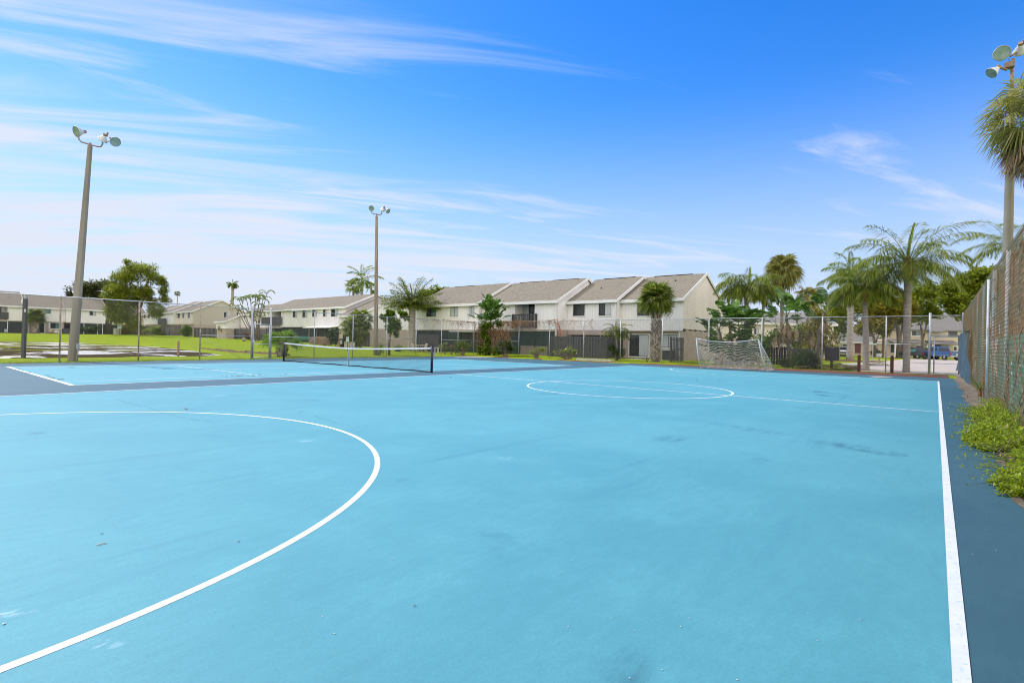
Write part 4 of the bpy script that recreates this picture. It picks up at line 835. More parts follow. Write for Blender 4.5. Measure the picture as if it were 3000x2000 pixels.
def feather(b, p, az, el, L, droop, R, n=30, ll=.55, lw=.022, hang=.5, r=.02, t0=.16, plume=0.0):
    n = int(n*1.5); lw = lw*.95; ll = ll*1.3; hang = hang*1.15; P, T = curve_pts(p, az, el, L, droop); b.tube(P, np.linspace(r, r*.25, len(P)), 5, False, 1)
    t = np.repeat(np.linspace(t0, .99, n), 2)+R.uniform(-.008, .008, 2*n); t = np.clip(t, 0, 1); s = np.tile((1, -1), n)
    x = t*(len(P)-1); i = np.minimum(x.astype(int), len(P)-2); f = (x-i)[:, None]; Q = P[i]*(1-f)+P[i+1]*f; TT = unit(T[i]*(1-f)+T[i+1]*f)
    S = unit(np.cross(TT, np.array((0, 0, 1.0)))); N = np.cross(S, TT)
    tilt = R.uniform(-1, 1, 2*n)*plume
    D = TT*(.42+.5*t)[:, None]+S*(s*.85)[:, None]+N*(.28+tilt)[:, None]+np.array((0, 0, -1.0))*(hang*(.4+R.uniform(0, .8, 2*n)))[:, None]
    ln = ll*np.clip(np.sin(math.pi*(.12+.80*t)), .25, 1)**.7*R.uniform(.8, 1.1, 2*n)
    kites(b, Q, D, ln, lw, droop=hang*R.uniform(.15, .6, 2*n))
def fan(b, p, az, el, Lp, rad_, R, nseg=26, spread=2.2, droop=.18, r=.014, w=.045, bend=.5, split=0.0):
    P, T = curve_pts(p, az, el, Lp, bend, 6); b.tube(P, np.linspace(r, r*.6, len(P)), 5, False, 1)
    h, t = P[-1], unit(T[-1]); s = unit(np.cross(t, np.array((0, 0, 1.0)))); nn = np.cross(s, t); ro = R.uniform(-.9, .9); s, nn = s*math.cos(ro)+nn*math.sin(ro), nn*math.cos(ro)-s*math.sin(ro)
    a = np.linspace(-spread, spread, nseg)+R.uniform(-.03, .03, nseg); D = np.cos(a)[:, None]*t+np.sin(a)[:, None]*s+nn*(.12*np.abs(np.sin(a))+R.uniform(-.05, .05, nseg))[:, None]
    ln = rad_*(1-.22*np.abs(a)/spread)*R.uniform(.92, 1.06, nseg); S = np.cross(D, nn)
    kites(b, np.repeat(h[None], nseg, 0), D, ln, w*rad_, up=np.broadcast_to(nn, (nseg, 3)), droop=droop*R.uniform(.5, 1.5, nseg))
def paddle(b, p, az, el, Lp, Lb, wd, R, bend=.9, tears=9, r=.022):
    P, T = curve_pts(p, az, el, Lp+Lb, bend, 16, 1.6); L = np.linspace(0, Lp+Lb, 16); b.tube(P, np.linspace(r, r*.3, 16), 6, False, 1)
    k = tears; e = np.linspace(Lp, Lp+Lb, k+1)
    def at(x): return np.array([np.interp(x, L, P[:, c]) for c in range(3)]), unit(np.array([np.interp(x, L, T[:, c]) for c in range(3)]))
    for i in range(k):
        g = Lb/k*(.06 if R.rand() < .55 else .0); x0, x1 = e[i]+g, e[i+1]-g
        for sgn in (1, -1):
            dr = R.uniform(.0, .30); V = []
            for x in (x0, x1):
                q, t = at(x); s = unit(np.cross(t, np.array((0, 0, 1.0)))); u = (x-Lp)/Lb; w = wd*max(.03, math.sin(math.pi*min(1, .10+.88*u))**.62)
                n_ = np.cross(s, t); V += [q, q+(s*sgn*.72+n_*(.34-dr)+t*.10)*w*.55, q+(s*sgn*.93+n_*(.22-dr*1.6)+t*.16)*w]
            b.add(V, [(0, 1, 4, 3), (1, 2, 5, 4)])
def blob(b, c, r, n, L, W, R, shell=.55, lean=None, droop=.1):
    d = unit(R.normal(0, 1, (n, 3))); k = (shell+(1-shell)*R.rand(n))[:, None]; P = np.array(c)+d*k*np.array(r)
    D = unit(R.normal(0, 1, (n, 3))+d*.7+np.array((0, 0, .25))); kites(b, P, D, L*R.uniform(.7, 1.25, n), W*R.uniform(.8, 1.2, n), droop=droop)
m_royal = LEAF('royal_palm_leaf', [(.08, .13, .012), (.15, .23, .018), (.24, .32, .027), (.38, .43, .07)], .62, .4)
m_queen = LEAF('queen_palm_leaf', [(.08, .12, .013), (.15, .21, .02), (.25, .31, .034), (.41, .43, .10)], .62, .4)
m_sabal = LEAF('sabal_palm_leaf', [(.06, .09, .014), (.12, .165, .02), (.20, .25, .03), (.33, .36, .07)], .62, .45)
m_young = LEAF('young_fan_leaf', [(.10, .20, .015), (.17, .30, .02), (.28, .40, .04)], .45, .4)
m_drygreen = LEAF('half_dry_leaf', [(.13, .14, .026), (.23, .235, .05), (.38, .34, .10), (.32, .34, .06)], .62, .55)
m_dry = LEAF('dead_leaf', [(.16, .10, .05), (.28, .19, .10), (.36, .26, .15)], .25, .8)
m_paddle = LEAF('paddle_leaf', [(.032, .08, .015), (.06, .135, .02), (.10, .20, .028), (.17, .30, .035)], .38, .3)
m_dk = LEAF('dark_shrub_leaf', [(.022, .045, .010), (.04, .075, .014), (.07, .125, .02)], .35, .45)
m_md = LEAF('shrub_leaf', [(.05, .085, .014), (.095, .15, .02), (.17, .23, .03), (.25, .30, .05)], .4, .45)
m_lt = LEAF('light_shrub_leaf', [(.12, .16, .025), (.20, .26, .04), (.32, .37, .07)], .42, .5)
m_oak = LEAF('broad_tree_leaf', [(.08, .12, .008), (.16, .21, .012), (.26, .31, .02), (.36, .39, .05)], .62, .5)
m_oak2 = LEAF('brownish_tree_leaf', [(.11, .11, .010), (.19, .18, .014), (.29, .25, .025), (.36, .29, .04)], .52, .5)
m_pine = LEAF('pine_needle', [(.095, .13, .011), (.17, .22, .018), (.29, .33, .03), (.42, .44, .07)], .62, .5)
m_gtree = LEAF('grey_green_leaf', [(.06, .075, .025), (.11, .13, .04), (.18, .19, .07)], .45, .6)
m_weed = LEAF('weed_leaf', [(.18, .25, .008), (.30, .39, .012), (.42, .50, .02), (.50, .54, .05)], .45, .45)
m_croton = LEAF('croton_leaf', [(.16, .03, .02), (.26, .07, .02), (.10, .11, .02), (.32, .18, .03)], .3, .4)
m_vineleaf = LEAF('vine_leaf', [(.07, .13, .012), (.14, .23, .018), (.22, .30, .025)], .42, .4)
m_red = M('red_petal', (.55, .03, .015), (.40, .02, .01), 9, .6)
m_stalk = M('green_stalk', (.19, .22, .06), (.14, .17, .05), 6, .5); m_trunk = M('palm_trunk', (.34, .30, .26), (.24, .21, .18), 1.5, .85, .7, 14, stretch=(.6, .6, 5), c3=(.20, .18, .15), s3=4)
m_shaft = M('crownshaft', (.20, .28, .06), (.26, .32, .10), 5, .4, stretch=(2, 2, .3)); m_boot = M('orange_boot_fibre', (.34, .15, .06), (.20, .09, .04), 9, .9, .8, 30, c3=(.42, .29, .17), s3=5)
m_bark = M('grey_brown_bark', (.20, .155, .115), (.12, .095, .07), 6, .9, .9, 16, stretch=(1, 1, .25)); m_sbark = M('booted_trunk', (.17, .14, .11), (.09, .075, .058), 7, .95, .8, 20)
m_bootl = M('grey_leaf_boot', (.40, .345, .275), (.28, .235, .185), 9, .9)
m_pbark = M('pine_bark', (.26, .16, .10), (.15, .10, .07), 7, .9, .8, 14)
LM = lambda m: [m, m_stalk]
def feather_palm(name, label, base, zt, r0, r1, nf, L, mat, seed, shaft=0, boot=0, lean=(0, 0), ll=.55, droop=(1.2, 2.0), el=(-.1, 1.45), lw=.022, hang=.55, parts=True, group=None, n=34, spear=True, plume=.2, bulge=0.0):
    base = np.array(base, float); R = np.random.RandomState(seed); rt = thing(name, label, 'palm', base, group=group); Zt = zt-base[2]
    k = 14; t = np.linspace(0, 1, k); tr = np.stack([lean[0]*t**1.5, lean[1]*t**1.5, Zt*t-.15*(t == 0)], 1); rr_ = r0+(r1-r0)*t+bulge*np.sin(math.pi*t)+.35*r0*np.exp(-t*14)
    MB().tube(tr, rr_, 16).build('trunk', m_trunk, rt, True); top = tr[-1].copy(); crown = top+np.array((0, 0, shaft+boot*.8))
    if shaft: MB().tube([top, top+(0, 0, shaft*.35), top+(0, 0, shaft)], [r1*1.02, r1*1.08, r1*.62], 14).build('crownshaft', m_shaft, rt, True)
    if boot:
        b = MB(); b.tube([top-(0, 0, .05), top+(0, 0, boot*.4), top+(0, 0, boot), top+(0, 0, boot*1.4)], [r1*1.1, r1*1.35, r1*1.15, r1*.5], 14)
        m_ = 60; a = R.uniform(0, 2*math.pi, m_); z = R.uniform(0, boot*1.1, m_); h = np.stack([np.cos(a), np.sin(a), np.zeros(m_)], 1); kites(b, top+h*r1*1.1+np.stack([0*z, 0*z, z], 1), h*.4+np.array((0, 0, 1.0)), .30, .05, up=h)
        b.build('leaf_base', m_boot, rt)
    allb = MB(); 
    for i in range(nf):
        az = i*2.39996+R.uniform(-.25, .25); q = (i+.5)/nf; e = el[1]+(el[0]-el[1])*q**.8; dr = droop[0]+(droop[1]-droop[0])*(1-abs(q-.45))*R.uniform(.7, 1.1)
        b = MB() if parts else allb; p = crown+np.array((math.cos(az), math.sin(az), 0))*r1*.3-np.array((0, 0, .25*q*shaft))
        feather(b, p, az, e, L*R.uniform(.82, 1.08)*(.8+.2*math.sin(math.pi*min(1, q+.3))), min(dr, e+1.35), R, n, ll, lw, hang, r1*.14, plume=plume)
        if parts: b.build('frond', LM(mat), rt)
    if spear:
        b = MB() if parts else allb; feather(b, crown, R.uniform(0, 6), 1.5, L*.62, .12, R, n, ll*.6, lw, .0, r1*.12)
        if parts: b.build('frond', LM(mat), rt)
    if not parts: allb.build('crown', LM(mat), rt)
    return rt
def fan_palm(name, label, base, zt, r0, r1, nf, rad_, mat, seed, Lp=.9, boots=False, skirt=0, parts=True, lean=(0, 0), group=None, el=(-.9, 1.4), cat='palm', nseg=26, droop=.25, bootz=None, thin=.045):
    base = np.array(base, float); R = np.random.RandomState(seed); rt = thing(name, label, cat, base, group=group); Zt = zt-base[2]
    if Zt > .1:
        k = 12; t = np.linspace(0, 1, k); tr = np.stack([lean[0]*t, lean[1]*t, Zt*t-.12*(t == 0)], 1); b = MB(); b.tube(tr, r0+(r1-r0)*t+.03*np.sin(t*40), 14)
        if boots:
            m_ = int(260*Zt/4); a = R.uniform(0, 6.283, m_); z = np.linspace(.03, .98, m_)*Zt; h = np.stack([np.cos(a), np.sin(a), 0*a], 1); rr_ = r0+(r1-r0)*z/Zt
            sd = np.stack([-np.sin(a), np.cos(a), 0*a], 1); D = h*.22+np.array((0, 0, 1.0))+sd*(np.where(np.arange(m_) % 2, .55, -.55))[:, None]
            kites(b, h*(rr_*1.0)[:, None]+np.stack([lean[0]*z/Zt, lean[1]*z/Zt, z], 1), D, .42, .062*r0/.36, up=h, mi=1)
        b.build('trunk', [m_sbark, m_bootl] if boots else m_trunk, rt)
    crown = np.array((lean[0], lean[1], Zt))
    if bootz:
        b = MB(); b.tube([crown-(0, 0, bootz), crown-(0, 0, bootz*.5), crown+(0, 0, .08)], [r1*1.15, r1*1.05, r1*.55], 14); m_ = 70; a = R.uniform(0, 6.28, m_); z = R.uniform(-bootz, .1, m_); h = np.stack([np.cos(a), np.sin(a), 0*a], 1)
        kites(b, crown+h*r1*.9+np.stack([0*z, 0*z, z], 1), h*.5+np.array((0, 0, 1.0)), .3, .05, up=h); b.build('leaf_base', m_boot, rt)
    allb = MB()
    for i in range(nf):
        az = i*2.39996+R.uniform(-.2, .2); q = (i+.5)/nf; e = el[1]+(el[0]-el[1])*q; b = MB() if parts else allb
        fan(b, crown, az, e, Lp*R.uniform(.85, 1.15), rad_*R.uniform(.85, 1.1), R, nseg, 2.0, droop, bend=.55, w=thin)
        if parts: b.build('frond', LM(mat), rt)
    for i in range(nf//4):
        b = MB() if parts else allb; fan(b, crown, i*2.39996+1, R.uniform(.5, 1.5), Lp*.4, rad_*.75, R, nseg, 1.8, droop, bend=.3, w=thin)
        if parts: b.build('frond', LM(mat), rt)
    if not parts: allb.build('crown', LM(mat), rt)
    if skirt:
        b = MB()
        for i in range(skirt): fan(b, crown-(0, 0, R.uniform(.1, .7)), i*2.39996, R.uniform(-1.3, -.8), Lp*.9, rad_*.9, R, nseg, 1.6, .3, bend=.25, w=thin)
        b.build('dead_skirt', [m_dry, m_stalk], rt)
    return rt
# --- the sabal palm at the far fence
P = stand(1921, 41.3); ss = float(np.linalg.norm((P-CAM)[:2]))
fan_palm('cabbage_palm', 'stout cabbage palm with criss-cross booted trunk just behind the far fence', (P[0], P[1], .0), 5.05, .33, .36, 46, 1.05, m_sabal, 3, Lp=.85, boots=True, bootz=.95, nseg=34, droop=.22, thin=.035, el=(-.55, 1.5))
# --- royal and queen palms on the right
gq = 'tall feather palms beyond the far fence'
feather_palm('royal_palm', 'royal palm with green crownshaft standing in a red mulch ring', gp(2489, 1058), 8.0, .30, .29, 21, 3.7, m_royal, 5, shaft=2.1, ll=.80, droop=(.8, 1.7), lw=.03, hang=.7, group=gq, n=40, el=(.05, 1.4))
feather_palm('queen_palm', 'shorter queen palm with orange boots between the two brown bollards', gp(2537, 1087), 4.35, .16, .14, 25, 2.9, m_queen, 9, boot=.85, ll=.72, droop=(1.0, 2.0), hang=.75, group=gq, n=42, el=(.1, 1.4), lean=(-.1, .12), bulge=.015)
feather_palm('queen_palm', 'tallest queen palm with grey ringed trunk beside the corner gate', gp(2655, 1092), 5.85, .155, .19, 30, 3.9, m_queen, 14, boot=.85, ll=.72, droop=(.65, 1.7), hang=.6, group=gq, n=46, el=(-.2, 1.45), bulge=.02)
q = ad(2958, 712, 40); feather_palm('queen_palm', 'queen palm crown showing on both sides of the grey floodlight pole', (q[0], q[1], 0), q[2]-.6, .17, .16, 20, 3.8, m_queen, 22, boot=.6, ll=.72, droop=(.8, 1.6), hang=.45, group=gq, n=42, el=(-.1, 1.2))
q = ad(2188, 850, 42); feather_palm('queen_palm', 'shaggy queen palm rising behind the soccer goal', (q[0], q[1], 0), q[2]-.7,   .17, .17, 32, 3.0, m_queen, 31, boot=.8, ll=.74, droop=(1.1, 2.1), hang=.8, group=gq, n=44, el=(.1, 1.42))
q = ad(2237, 850, 47); feather_palm('queen_palm', 'slender queen palm leaning between the goal and the round fan palm', (q[0], q[1], 0), q[2]-.6, .13, .12, 20, 2.5, m_queen, 37, boot=.5, ll=.6, droop=(1.7, 2.4), hang=.9, group=gq, n=34, el=(.1, 1.2))
q = ad(2293, 790, 48); fan_palm('cabbage_palm', 'tall round headed cabbage palm above the torn banana-like plants', (q[0], q[1], 0), q[2], .16, .16, 60, 1.1, m_drygreen, 41, Lp=.95, boots=False, droop=.45, nseg=26, el=(-1.0, 1.45))
q = ad(2368, 868, 46); fan_palm('cabbage_palm', 'small cabbage palm with an orange seed cluster right of the round headed one', (q[0], q[1], 0), q[2], .13, .12, 26, .75, m_drygreen, 43, Lp=.75, droop=.4, el=(-.9, 1.3), parts=False)
q = ad(3024, 332, 17.5); fan_palm('fan_palm', 'tall fan palm with a shaggy dry skirt in front of the grey floodlight pole', (q[0], q[1], 0), q[2], .13, .13, 44, 1.0, m_drygreen, 47, Lp=.85, droop=.4, nseg=24, el=(-1.0, 1.2), skirt=30, thin=.026)
# --- palms in the middle distance
q = ad(1061, 812, 95); feather_palm('royal_palm', 'royal palm rising behind the ridge of the middle terrace', (q[0], q[1], 1), q[2]-2.6, .30, .26, 13, 4.0, m_royal, 53, shaft=2.5, ll=.85, droop=(.7, 1.4), lw=.05, hang=.5, group='palms behind the middle terrace', n=30, el=(-.25, 1.45), parts=False)
q = ad(1036, 838, 98); fan_palm('fan_palm', 'small fan palm left of the royal palm above the terrace roof', (q[0], q[1], 1), q[2], .22, .2, 10, 1.3, m_sabal, 55, Lp=1.0, parts=False, group='palms behind the middle terrace', el=(-.9, 1.4))
q = ad(1088, 842, 100); fan_palm('fan_palm', 'smallest fan palm showing beside the wooden pole above the roof', (q[0], q[1], 1), q[2], .18, .16, 9, .95, m_sabal, 57, Lp=.8, parts=False, group='palms behind the middle terrace', el=(-.9, 1.4))
q = ad(682, 832, 150); feather_palm('coconut_palm', 'lone tall thin palm far away above the low roof', (q[0], q[1], 1), q[2], .42, .34, 12, 1.9, m_royal, 59, ll=.7, droop=(.8, 1.9), lw=.08, hang=.5, n=18, parts=False, el=(-.7, 1.3))
q = ad(520, 858, 210); fan_palm('fan_palm', 'tiny thin palm on the skyline right of the pine', (q[0], q[1], 1), q[2], .16, .14, 12, .9, m_gtree, 61, Lp=.7, parts=False, el=(-.8, 1.3))
q = ad(1208, 872, 58); feather_palm('date_palm', 'big ragged palm with upright fronds between the two near terraces', (q[0], q[1], .4), q[2]-1.0, .34, .38, 44, 4.0, m_sabal, 67, ll=.62, droop=(.2, .9), lw=.028, hang=.6, group=None, n=44, el=(.1, 1.5), plume=.5)
# clump of thin stemmed palms in front of the middle terrace
Pc = stand(745, 76); rt = thing('clumping_palm', 'clump of thin leaning palms with drooping yellow tips before the middle terrace', 'palm', Pc); R = np.random.RandomState(71)
for k, (px, py) in enumerate([(701, 880), (722, 876), (733, 872), (748, 872), (762, 870), (782, 862), (705, 912), (757, 895), (770, 880), (690, 900), (742, 920), (760, 925)]):
    t_ = ad(px, py, 76+R.uniform(-1, 1))-Pc; bx = R.uniform(-.6, .6); MB().tube([(bx, 0, -.1), (bx+t_[0]*.25, t_[1]*.2, t_[2]*.35), (t_[0]*.75, t_[1]*.7, t_[2]*.75), t_], [.08, .06, .05, .04], 7, False).build('stem', m_bark, rt, True)
    b = MB()
    for j in range(4): feather(b, t_, j*1.57+R.uniform(0, .9), R.uniform(.7, 1.35), 1.75, R.uniform(2.2, 3.0), R, 13, .26, .04, .6, .03)
    b.build('crown', LM(m_drygreen if k in (6, 9) else m_queen), rt)
# young fan palm beside the gate
P = gp(826, 1045); P[2] = .0; fan_palm('fan_palm', 'small bright fan palm with a bulbous brown base by the pond side gate', P, .85, .36, .28, 22, .80, m_young, 73, Lp=.85, boots=True, el=(.25, 1.45), droop=.3, nseg=24)
# cabbage palm clump + shrub in front of the wing
P = stand(1040, 59); fan_palm('cabbage_palm', 'broad bushy fan palm clump in front of the lean wing', P, P[2]+2.2, .22, .22, 70, .85, m_sabal, 79, Lp=1.15, parts=False, el=(-1.15, 1.45), droop=.35)
q = ad(1058, 930, 60); fan_palm('cabbage_palm', 'taller fan palm head showing above the bushy clump', (q[0], q[1], .4), q[2]-.2, .18, .18, 30, .8, m_sabal, 81, Lp=.9, parts=False, el=(-.6, 1.45), droop=.25)
# pygmy date palm by the near house
P = ad(1806, 1040, 42.2); P[2] = .05; feather_palm('pygmy_date_palm', 'slim pygmy date palm in front of the near house beside the glass door', P, 2.35, .10, .09, 22, 1.45, m_sabal, 83, ll=.32, droop=(1.2, 2.0), lw=.016, hang=.3, n=32, el=(-.1, 1.4))
# --- paddle leaved clumps
def paddle_clump(label, base, stems, mat, seed, name='bird_of_paradise', dead=0, group='big paddle leaved plants along the fences'):
    base = np.array(base, float); R = np.random.RandomState(seed); rt = thing(name, label, 'plant', base, group=group)
    for (px, py, d, nl, Lb, wd, st) in stems:
        t_ = ad(px, py, d)-base; b0 = np.array((t_[0]*.35+R.uniform(-.2, .2), t_[1]*.35+R.uniform(-.2, .2), -.1))
        if st: MB().tube([b0, b0*.5+t_*.5+np.array((0, 0, .05)), t_], [.13, .11, .09], 9).build('stem', m_sbark, rt, True)
        b = MB()
        for i in range(max(4, int(nl*.7))):
            paddle(b, t_-np.array((0, 0, R.uniform(0, .25))), R.uniform(0, 6.28), R.uniform(.45, 1.5), Lb*R.uniform(.5, .95), Lb*R.uniform(.75, 1.1), wd*R.uniform(1.2, 1.75), R, R.uniform(.15, .95), 6)
        b.build('leaf_cluster', LM(mat), rt)
        if dead:
            b = MB()
            for i in range(dead): paddle(b, t_-np.array((0, 0, R.uniform(.1, .6))), R.uniform(0, 6.28), R.uniform(-1.3, -.6), .3, Lb*.9, wd*.6, R, .3, 9)
            b.build('dead_leaf', LM(m_dry), rt)
    return rt
paddle_clump('tall paddle leaved plant rising from the vine covered fence corner', (*ad(1436, 1030, 50.5)[:2], .0), [(1438, 922, 50.5, 34, 1.25, .27, 1), (1415, 940, 50.5, 12, 1.05, .26, 0), (1456, 942, 50.3, 12, 1.05, .26, 0), (1437, 955, 50.2, 10, 1.0, .26, 0)], m_paddle, 3)
paddle_clump('dense paddle leaved clump directly behind the soccer goal', (*ad(2150, 1050, 38.5)[:2], .0), [(x, y, d, n, L, w, st) for x, y, d, n, L, w, st in
  [(2082, 978, 38.5, 11, 1.06, .2, 1), (2105, 963, 39, 12, 1.14, .28, 1), (2138, 953, 38, 13, 1.23, .32, 1), (2165, 963, 38.5, 13, 1.23, .32, 1), (2198, 973, 38, 12, 1.23, .32, 1), (2120, 1008, 37.5, 12, 1.06, .28, 0), (2180, 1013, 37.5, 12, 1.06, .28, 0), (2100, 1033, 38, 11, 0.97, .24, 0), (2225, 1023, 38.5, 11, 1.06, .24, 0), (2150, 1043, 37.2, 12, 0.97, .26, 0), (2200, 1045, 37.2, 12, 0.97, .24, 0), (2115, 1045, 37.3, 10, 0.88, .22, 0), (2165, 1045, 37, 10, 0.79, .22, 0), (2225, 1045, 37.5, 9, 0.88, .2, 0)]], m_paddle, 8, dead=2)
paddle_clump('leaning paddle leaved plant with a bright new leaf and dead brown skirt', (*ad(2330, 1060, 36.5)[:2], .0), [(2304, 925, 36.5, 13, 1.3, .27, 1), (2335, 945, 37, 9, 1.2, .25, 0), (2275, 950, 37, 8, 1.1, .24, 0)], m_paddle, 12, dead=7)
paddle_clump('thin paddle leaved plant on a bent trunk next to the black board', (*ad(2370, 1070, 35)[:2], .0), [(2414, 915, 35, 9, 1.1, .25, 1), (2385, 950, 35.5, 7, 1.0, .24, 0)], m_paddle, 17, dead=3)
# --- trees
def crown_tree(name, label, base, trunk, blobs, mat, seed, leaf=(.32, .11), bark=None, group=None, cat='tree', limb_r=.12):
    """trunk: points with radii; blobs: (px, py, d, rx, ry, rz, n) leaf clumps spread through the crown"""
    base = np.array(base, float); R = np.random.RandomState(seed); rt = thing(name, label, cat, base, group=group); b = MB()
    for pts, rs in trunk: b.tube([np.array(p)-base for p in pts], rs, 10)
    tops = np.array([np.array(p)-base for pts, _ in trunk for p in pts[1:]])
    cb = MB()
    for (px, py, d, rx, ry, rz, n) in blobs:
        c = ad(px, py, d)-base; n = int(n*1.7); k = max(3, n//80); sub = c+unit(R.normal(0, 1, (k, 3)))*(R.rand(k, 1)**.5)*np.array((rx, ry, rz))*.8
        near = tops[np.argmin(((tops-c)**2).sum(1))]; b.tube([near, near*.5+c*.5+R.normal(0, .12, 3), c], [limb_r, limb_r*.6, limb_r*.3], 5, False)
        for s in sub: blob(cb, s, (rx*.46, ry*.46, rz*.58), n//k, leaf[0], leaf[1], R, .35)
    b.build('trunk', bark or m_bark, rt, True); cb.build('crown', mat, rt); return rt
P = stand(407, 95); w = lambda x, y, d=95: ad(x, y, d)
crown_tree('pine_tree', 'tall irregular pine standing alone on the lawn across the pond', P, [([P-(0, 0, .3), w(408, 930), w(405, 890), w(403, 850)], [.36, .30, .26, .20]), ([w(412, 900), w(422, 870), w(428, 838), w(438, 815)], [.2, .17, .14, .1]), ([w(403, 850), w(385, 830), w(365, 822)], [.16, .1, .06])],
  [(390, 790, 95, 2.53, 2.07, 1.20, 1000), (425, 792, 95, 2.76, 2.30, 1.35, 1000), (355, 812, 95, 2.07, 1.84, 1.20, 875), (385, 812, 94, 2.53, 2.30, 1.35, 1125), (455, 815, 95, 1.95, 1.84, 1.35, 750), (478, 825, 95, 1.15, 1.15, 1.20, 437), (340, 848, 95, 2.18, 1.84, 1.65, 1000), (372, 850, 94, 2.53, 2.30, 1.65, 1187), (408, 850, 94, 2.07, 2.30, 1.35, 750), (430, 856, 95, 1.84, 1.84, 1.05, 625), (475, 852, 95, 1.38, 1.15, 0.90, 437), (487, 878, 95, 1.03, 1.03, 0.90, 375), (335, 868, 94, 1.84, 1.72, 1.35, 750), (365, 885, 94, 2.64, 2.30, 1.80, 1125), (395, 880, 95, 1.84, 1.84, 1.50, 750), (440, 885, 95, 1.84, 1.72, 1.20, 562), (330, 910, 94, 2.07, 1.72, 1.50, 812), (362, 920, 94, 2.53, 2.30, 1.80, 1125), (388, 940, 94, 1.84, 1.84, 1.80, 750), (345, 938, 94, 1.72, 1.49, 1.20, 500), (450, 905, 94, 1.72, 1.61, 1.20, 562), (465, 918, 94, 1.38, 1.38, 1.20, 437), (375, 770, 95, 1.15, 1.03, 0.52, 200), (395, 955, 94, 1.38, 1.38, 1.05, 375)], m_pine, 5, (.42, .075), m_pbark)
P = stand(312, 118); w = lambda x, y: ad(x, y, 118)
crown_tree('dark_tree', 'dark flat topped tree behind the roof left of the pine', P, [([P, w(314, 940), w(322, 915), w(318, 880)], [.4, .32, .28, .2]), ([P, w(330, 930), w(345, 905)], [.25, .2, .15])],
  [(230, 850, 118, 2.4, 2, 1.2, 420), (262, 838, 118, 3, 2.5, 1.2, 700), (295, 838, 118, 3, 2.5, 1.2, 700), (330, 842, 118, 2.8, 2.5, 1.2, 600), (250, 862, 118, 2.5, 2.3, 1.1, 420), (285, 862, 118, 2.6, 2.3, 1.3, 450), (310, 880, 118, 2.2, 2, 1.1, 350), (213, 862, 118, 1.3, 1.3, .7, 180), (345, 870, 118, 2.2, 2, 1.5, 400), (325, 905, 118, 1.6, 1.5, 1.0, 260)], m_gtree, 7, (.5, .17))
P = np.array(gp(1140, 1041)); w = lambda x, y: ad(x, y, 45)
crown_tree('young_tree', 'young crooked tree with yellow green leaves beside the wooden pole', P, [([P-(0, 0, .1), w(1140, 1005), w(1144, 975), w(1148, 950)], [.13, .10, .09, .07]), ([w(1144, 975), w(1125, 935), w(1115, 922)], [.06, .05, .03])],
  [(1150, 935, 45, .7, .6, .45, 420), (1178, 920, 45, .55, .5, .3, 260), (1150, 962, 45, .6, .6, .4, 320), (1165, 950, 45, .5, .5, .4, 240), (1125, 928, 45, .4, .4, .25, 130), (1160, 980, 45, .35, .3, .3, 120), (1147, 915, 45, .5, .5, .2, 160), (1190, 930, 45, .3, .3, .25, 90)], m_vineleaf, 9, (.22, .075), limb_r=.03)
w = lambda x, y, d=92: ad(x, y, d); gt = 'broad trees around the parking area'
def simple_tree(label, px, d, ybase, yfork, blobs, mat, seed, leaf=(.42, .17), name='shade_tree', r=.3, group=gt):
    P = ad(px, ybase, d); P[2] = 0; return crown_tree(name, label, P, [([P, ad(px+2, (ybase+yfork)/2, d), ad(px-1, yfork, d)], [r, r*.8, r*.65]), ([ad(px+2, (ybase+yfork)/2, d), ad(px+14, yfork-6, d)], [r*.6, r*.4])], blobs, mat, seed, leaf, group=group)
simple_tree('broad spreading tree behind the royal palm trunk', 2560, 96, 1040, 985, [(2450, 885, 96, 3.0, 2.4, 1.6, 750), (2490, 872, 96, 3.2, 2.4, 1.5, 850), (2530, 866, 96, 3.2, 2.4, 1.3, 800), (2440, 915, 95, 2.6, 2.4, 2, 700), (2475, 915, 95, 3, 2.4, 2, 750), (2515, 900, 95, 3, 2.4, 1.8, 750), (2460, 955, 94, 2.8, 2.2, 2, 700), (2430, 945, 94, 2.4, 2.2, 1.8, 600), (2560, 880, 96, 2.6, 2.2, 1.3, 500)], m_oak, 21)
simple_tree('brownish broad tree over the single storey roof', 2632, 90, 1046, 960, [(2555, 905, 90, 3, 2.4, 1.8, 900), (2590, 888, 90, 3, 2.4, 1.6, 900), (2625, 890, 90, 3, 2.4, 1.6, 850), (2560, 945, 89, 3, 2.4, 2, 850), (2600, 930, 89, 3, 2.4, 2, 850), (2640, 925, 90, 2.6, 2.4, 2, 750), (2540, 960, 89, 2, 2, 1.3, 400), (2585, 965, 89, 2.4, 2, 1.2, 500), (2660, 905, 90, 2.2, 2, 1.5, 500)], m_oak2, 23, r=.42)
simple_tree('rounded tree right of the tallest queen palm', 2700, 99, 1040, 960, [(2690, 862, 99, 2.6, 2.3, 1.5, 700), (2715, 850, 99, 2.6, 2.3, 1.5, 750), (2735, 865, 99, 2.2, 2.1, 1.6, 600), (2680, 895, 98, 2.6, 2.3, 1.8, 700), (2715, 895, 98, 2.6, 2.3, 1.8, 700), (2690, 925, 98, 2.4, 2.2, 1.6, 600), (2735, 915, 98, 2.2, 2, 1.2, 380)], m_oak, 25)
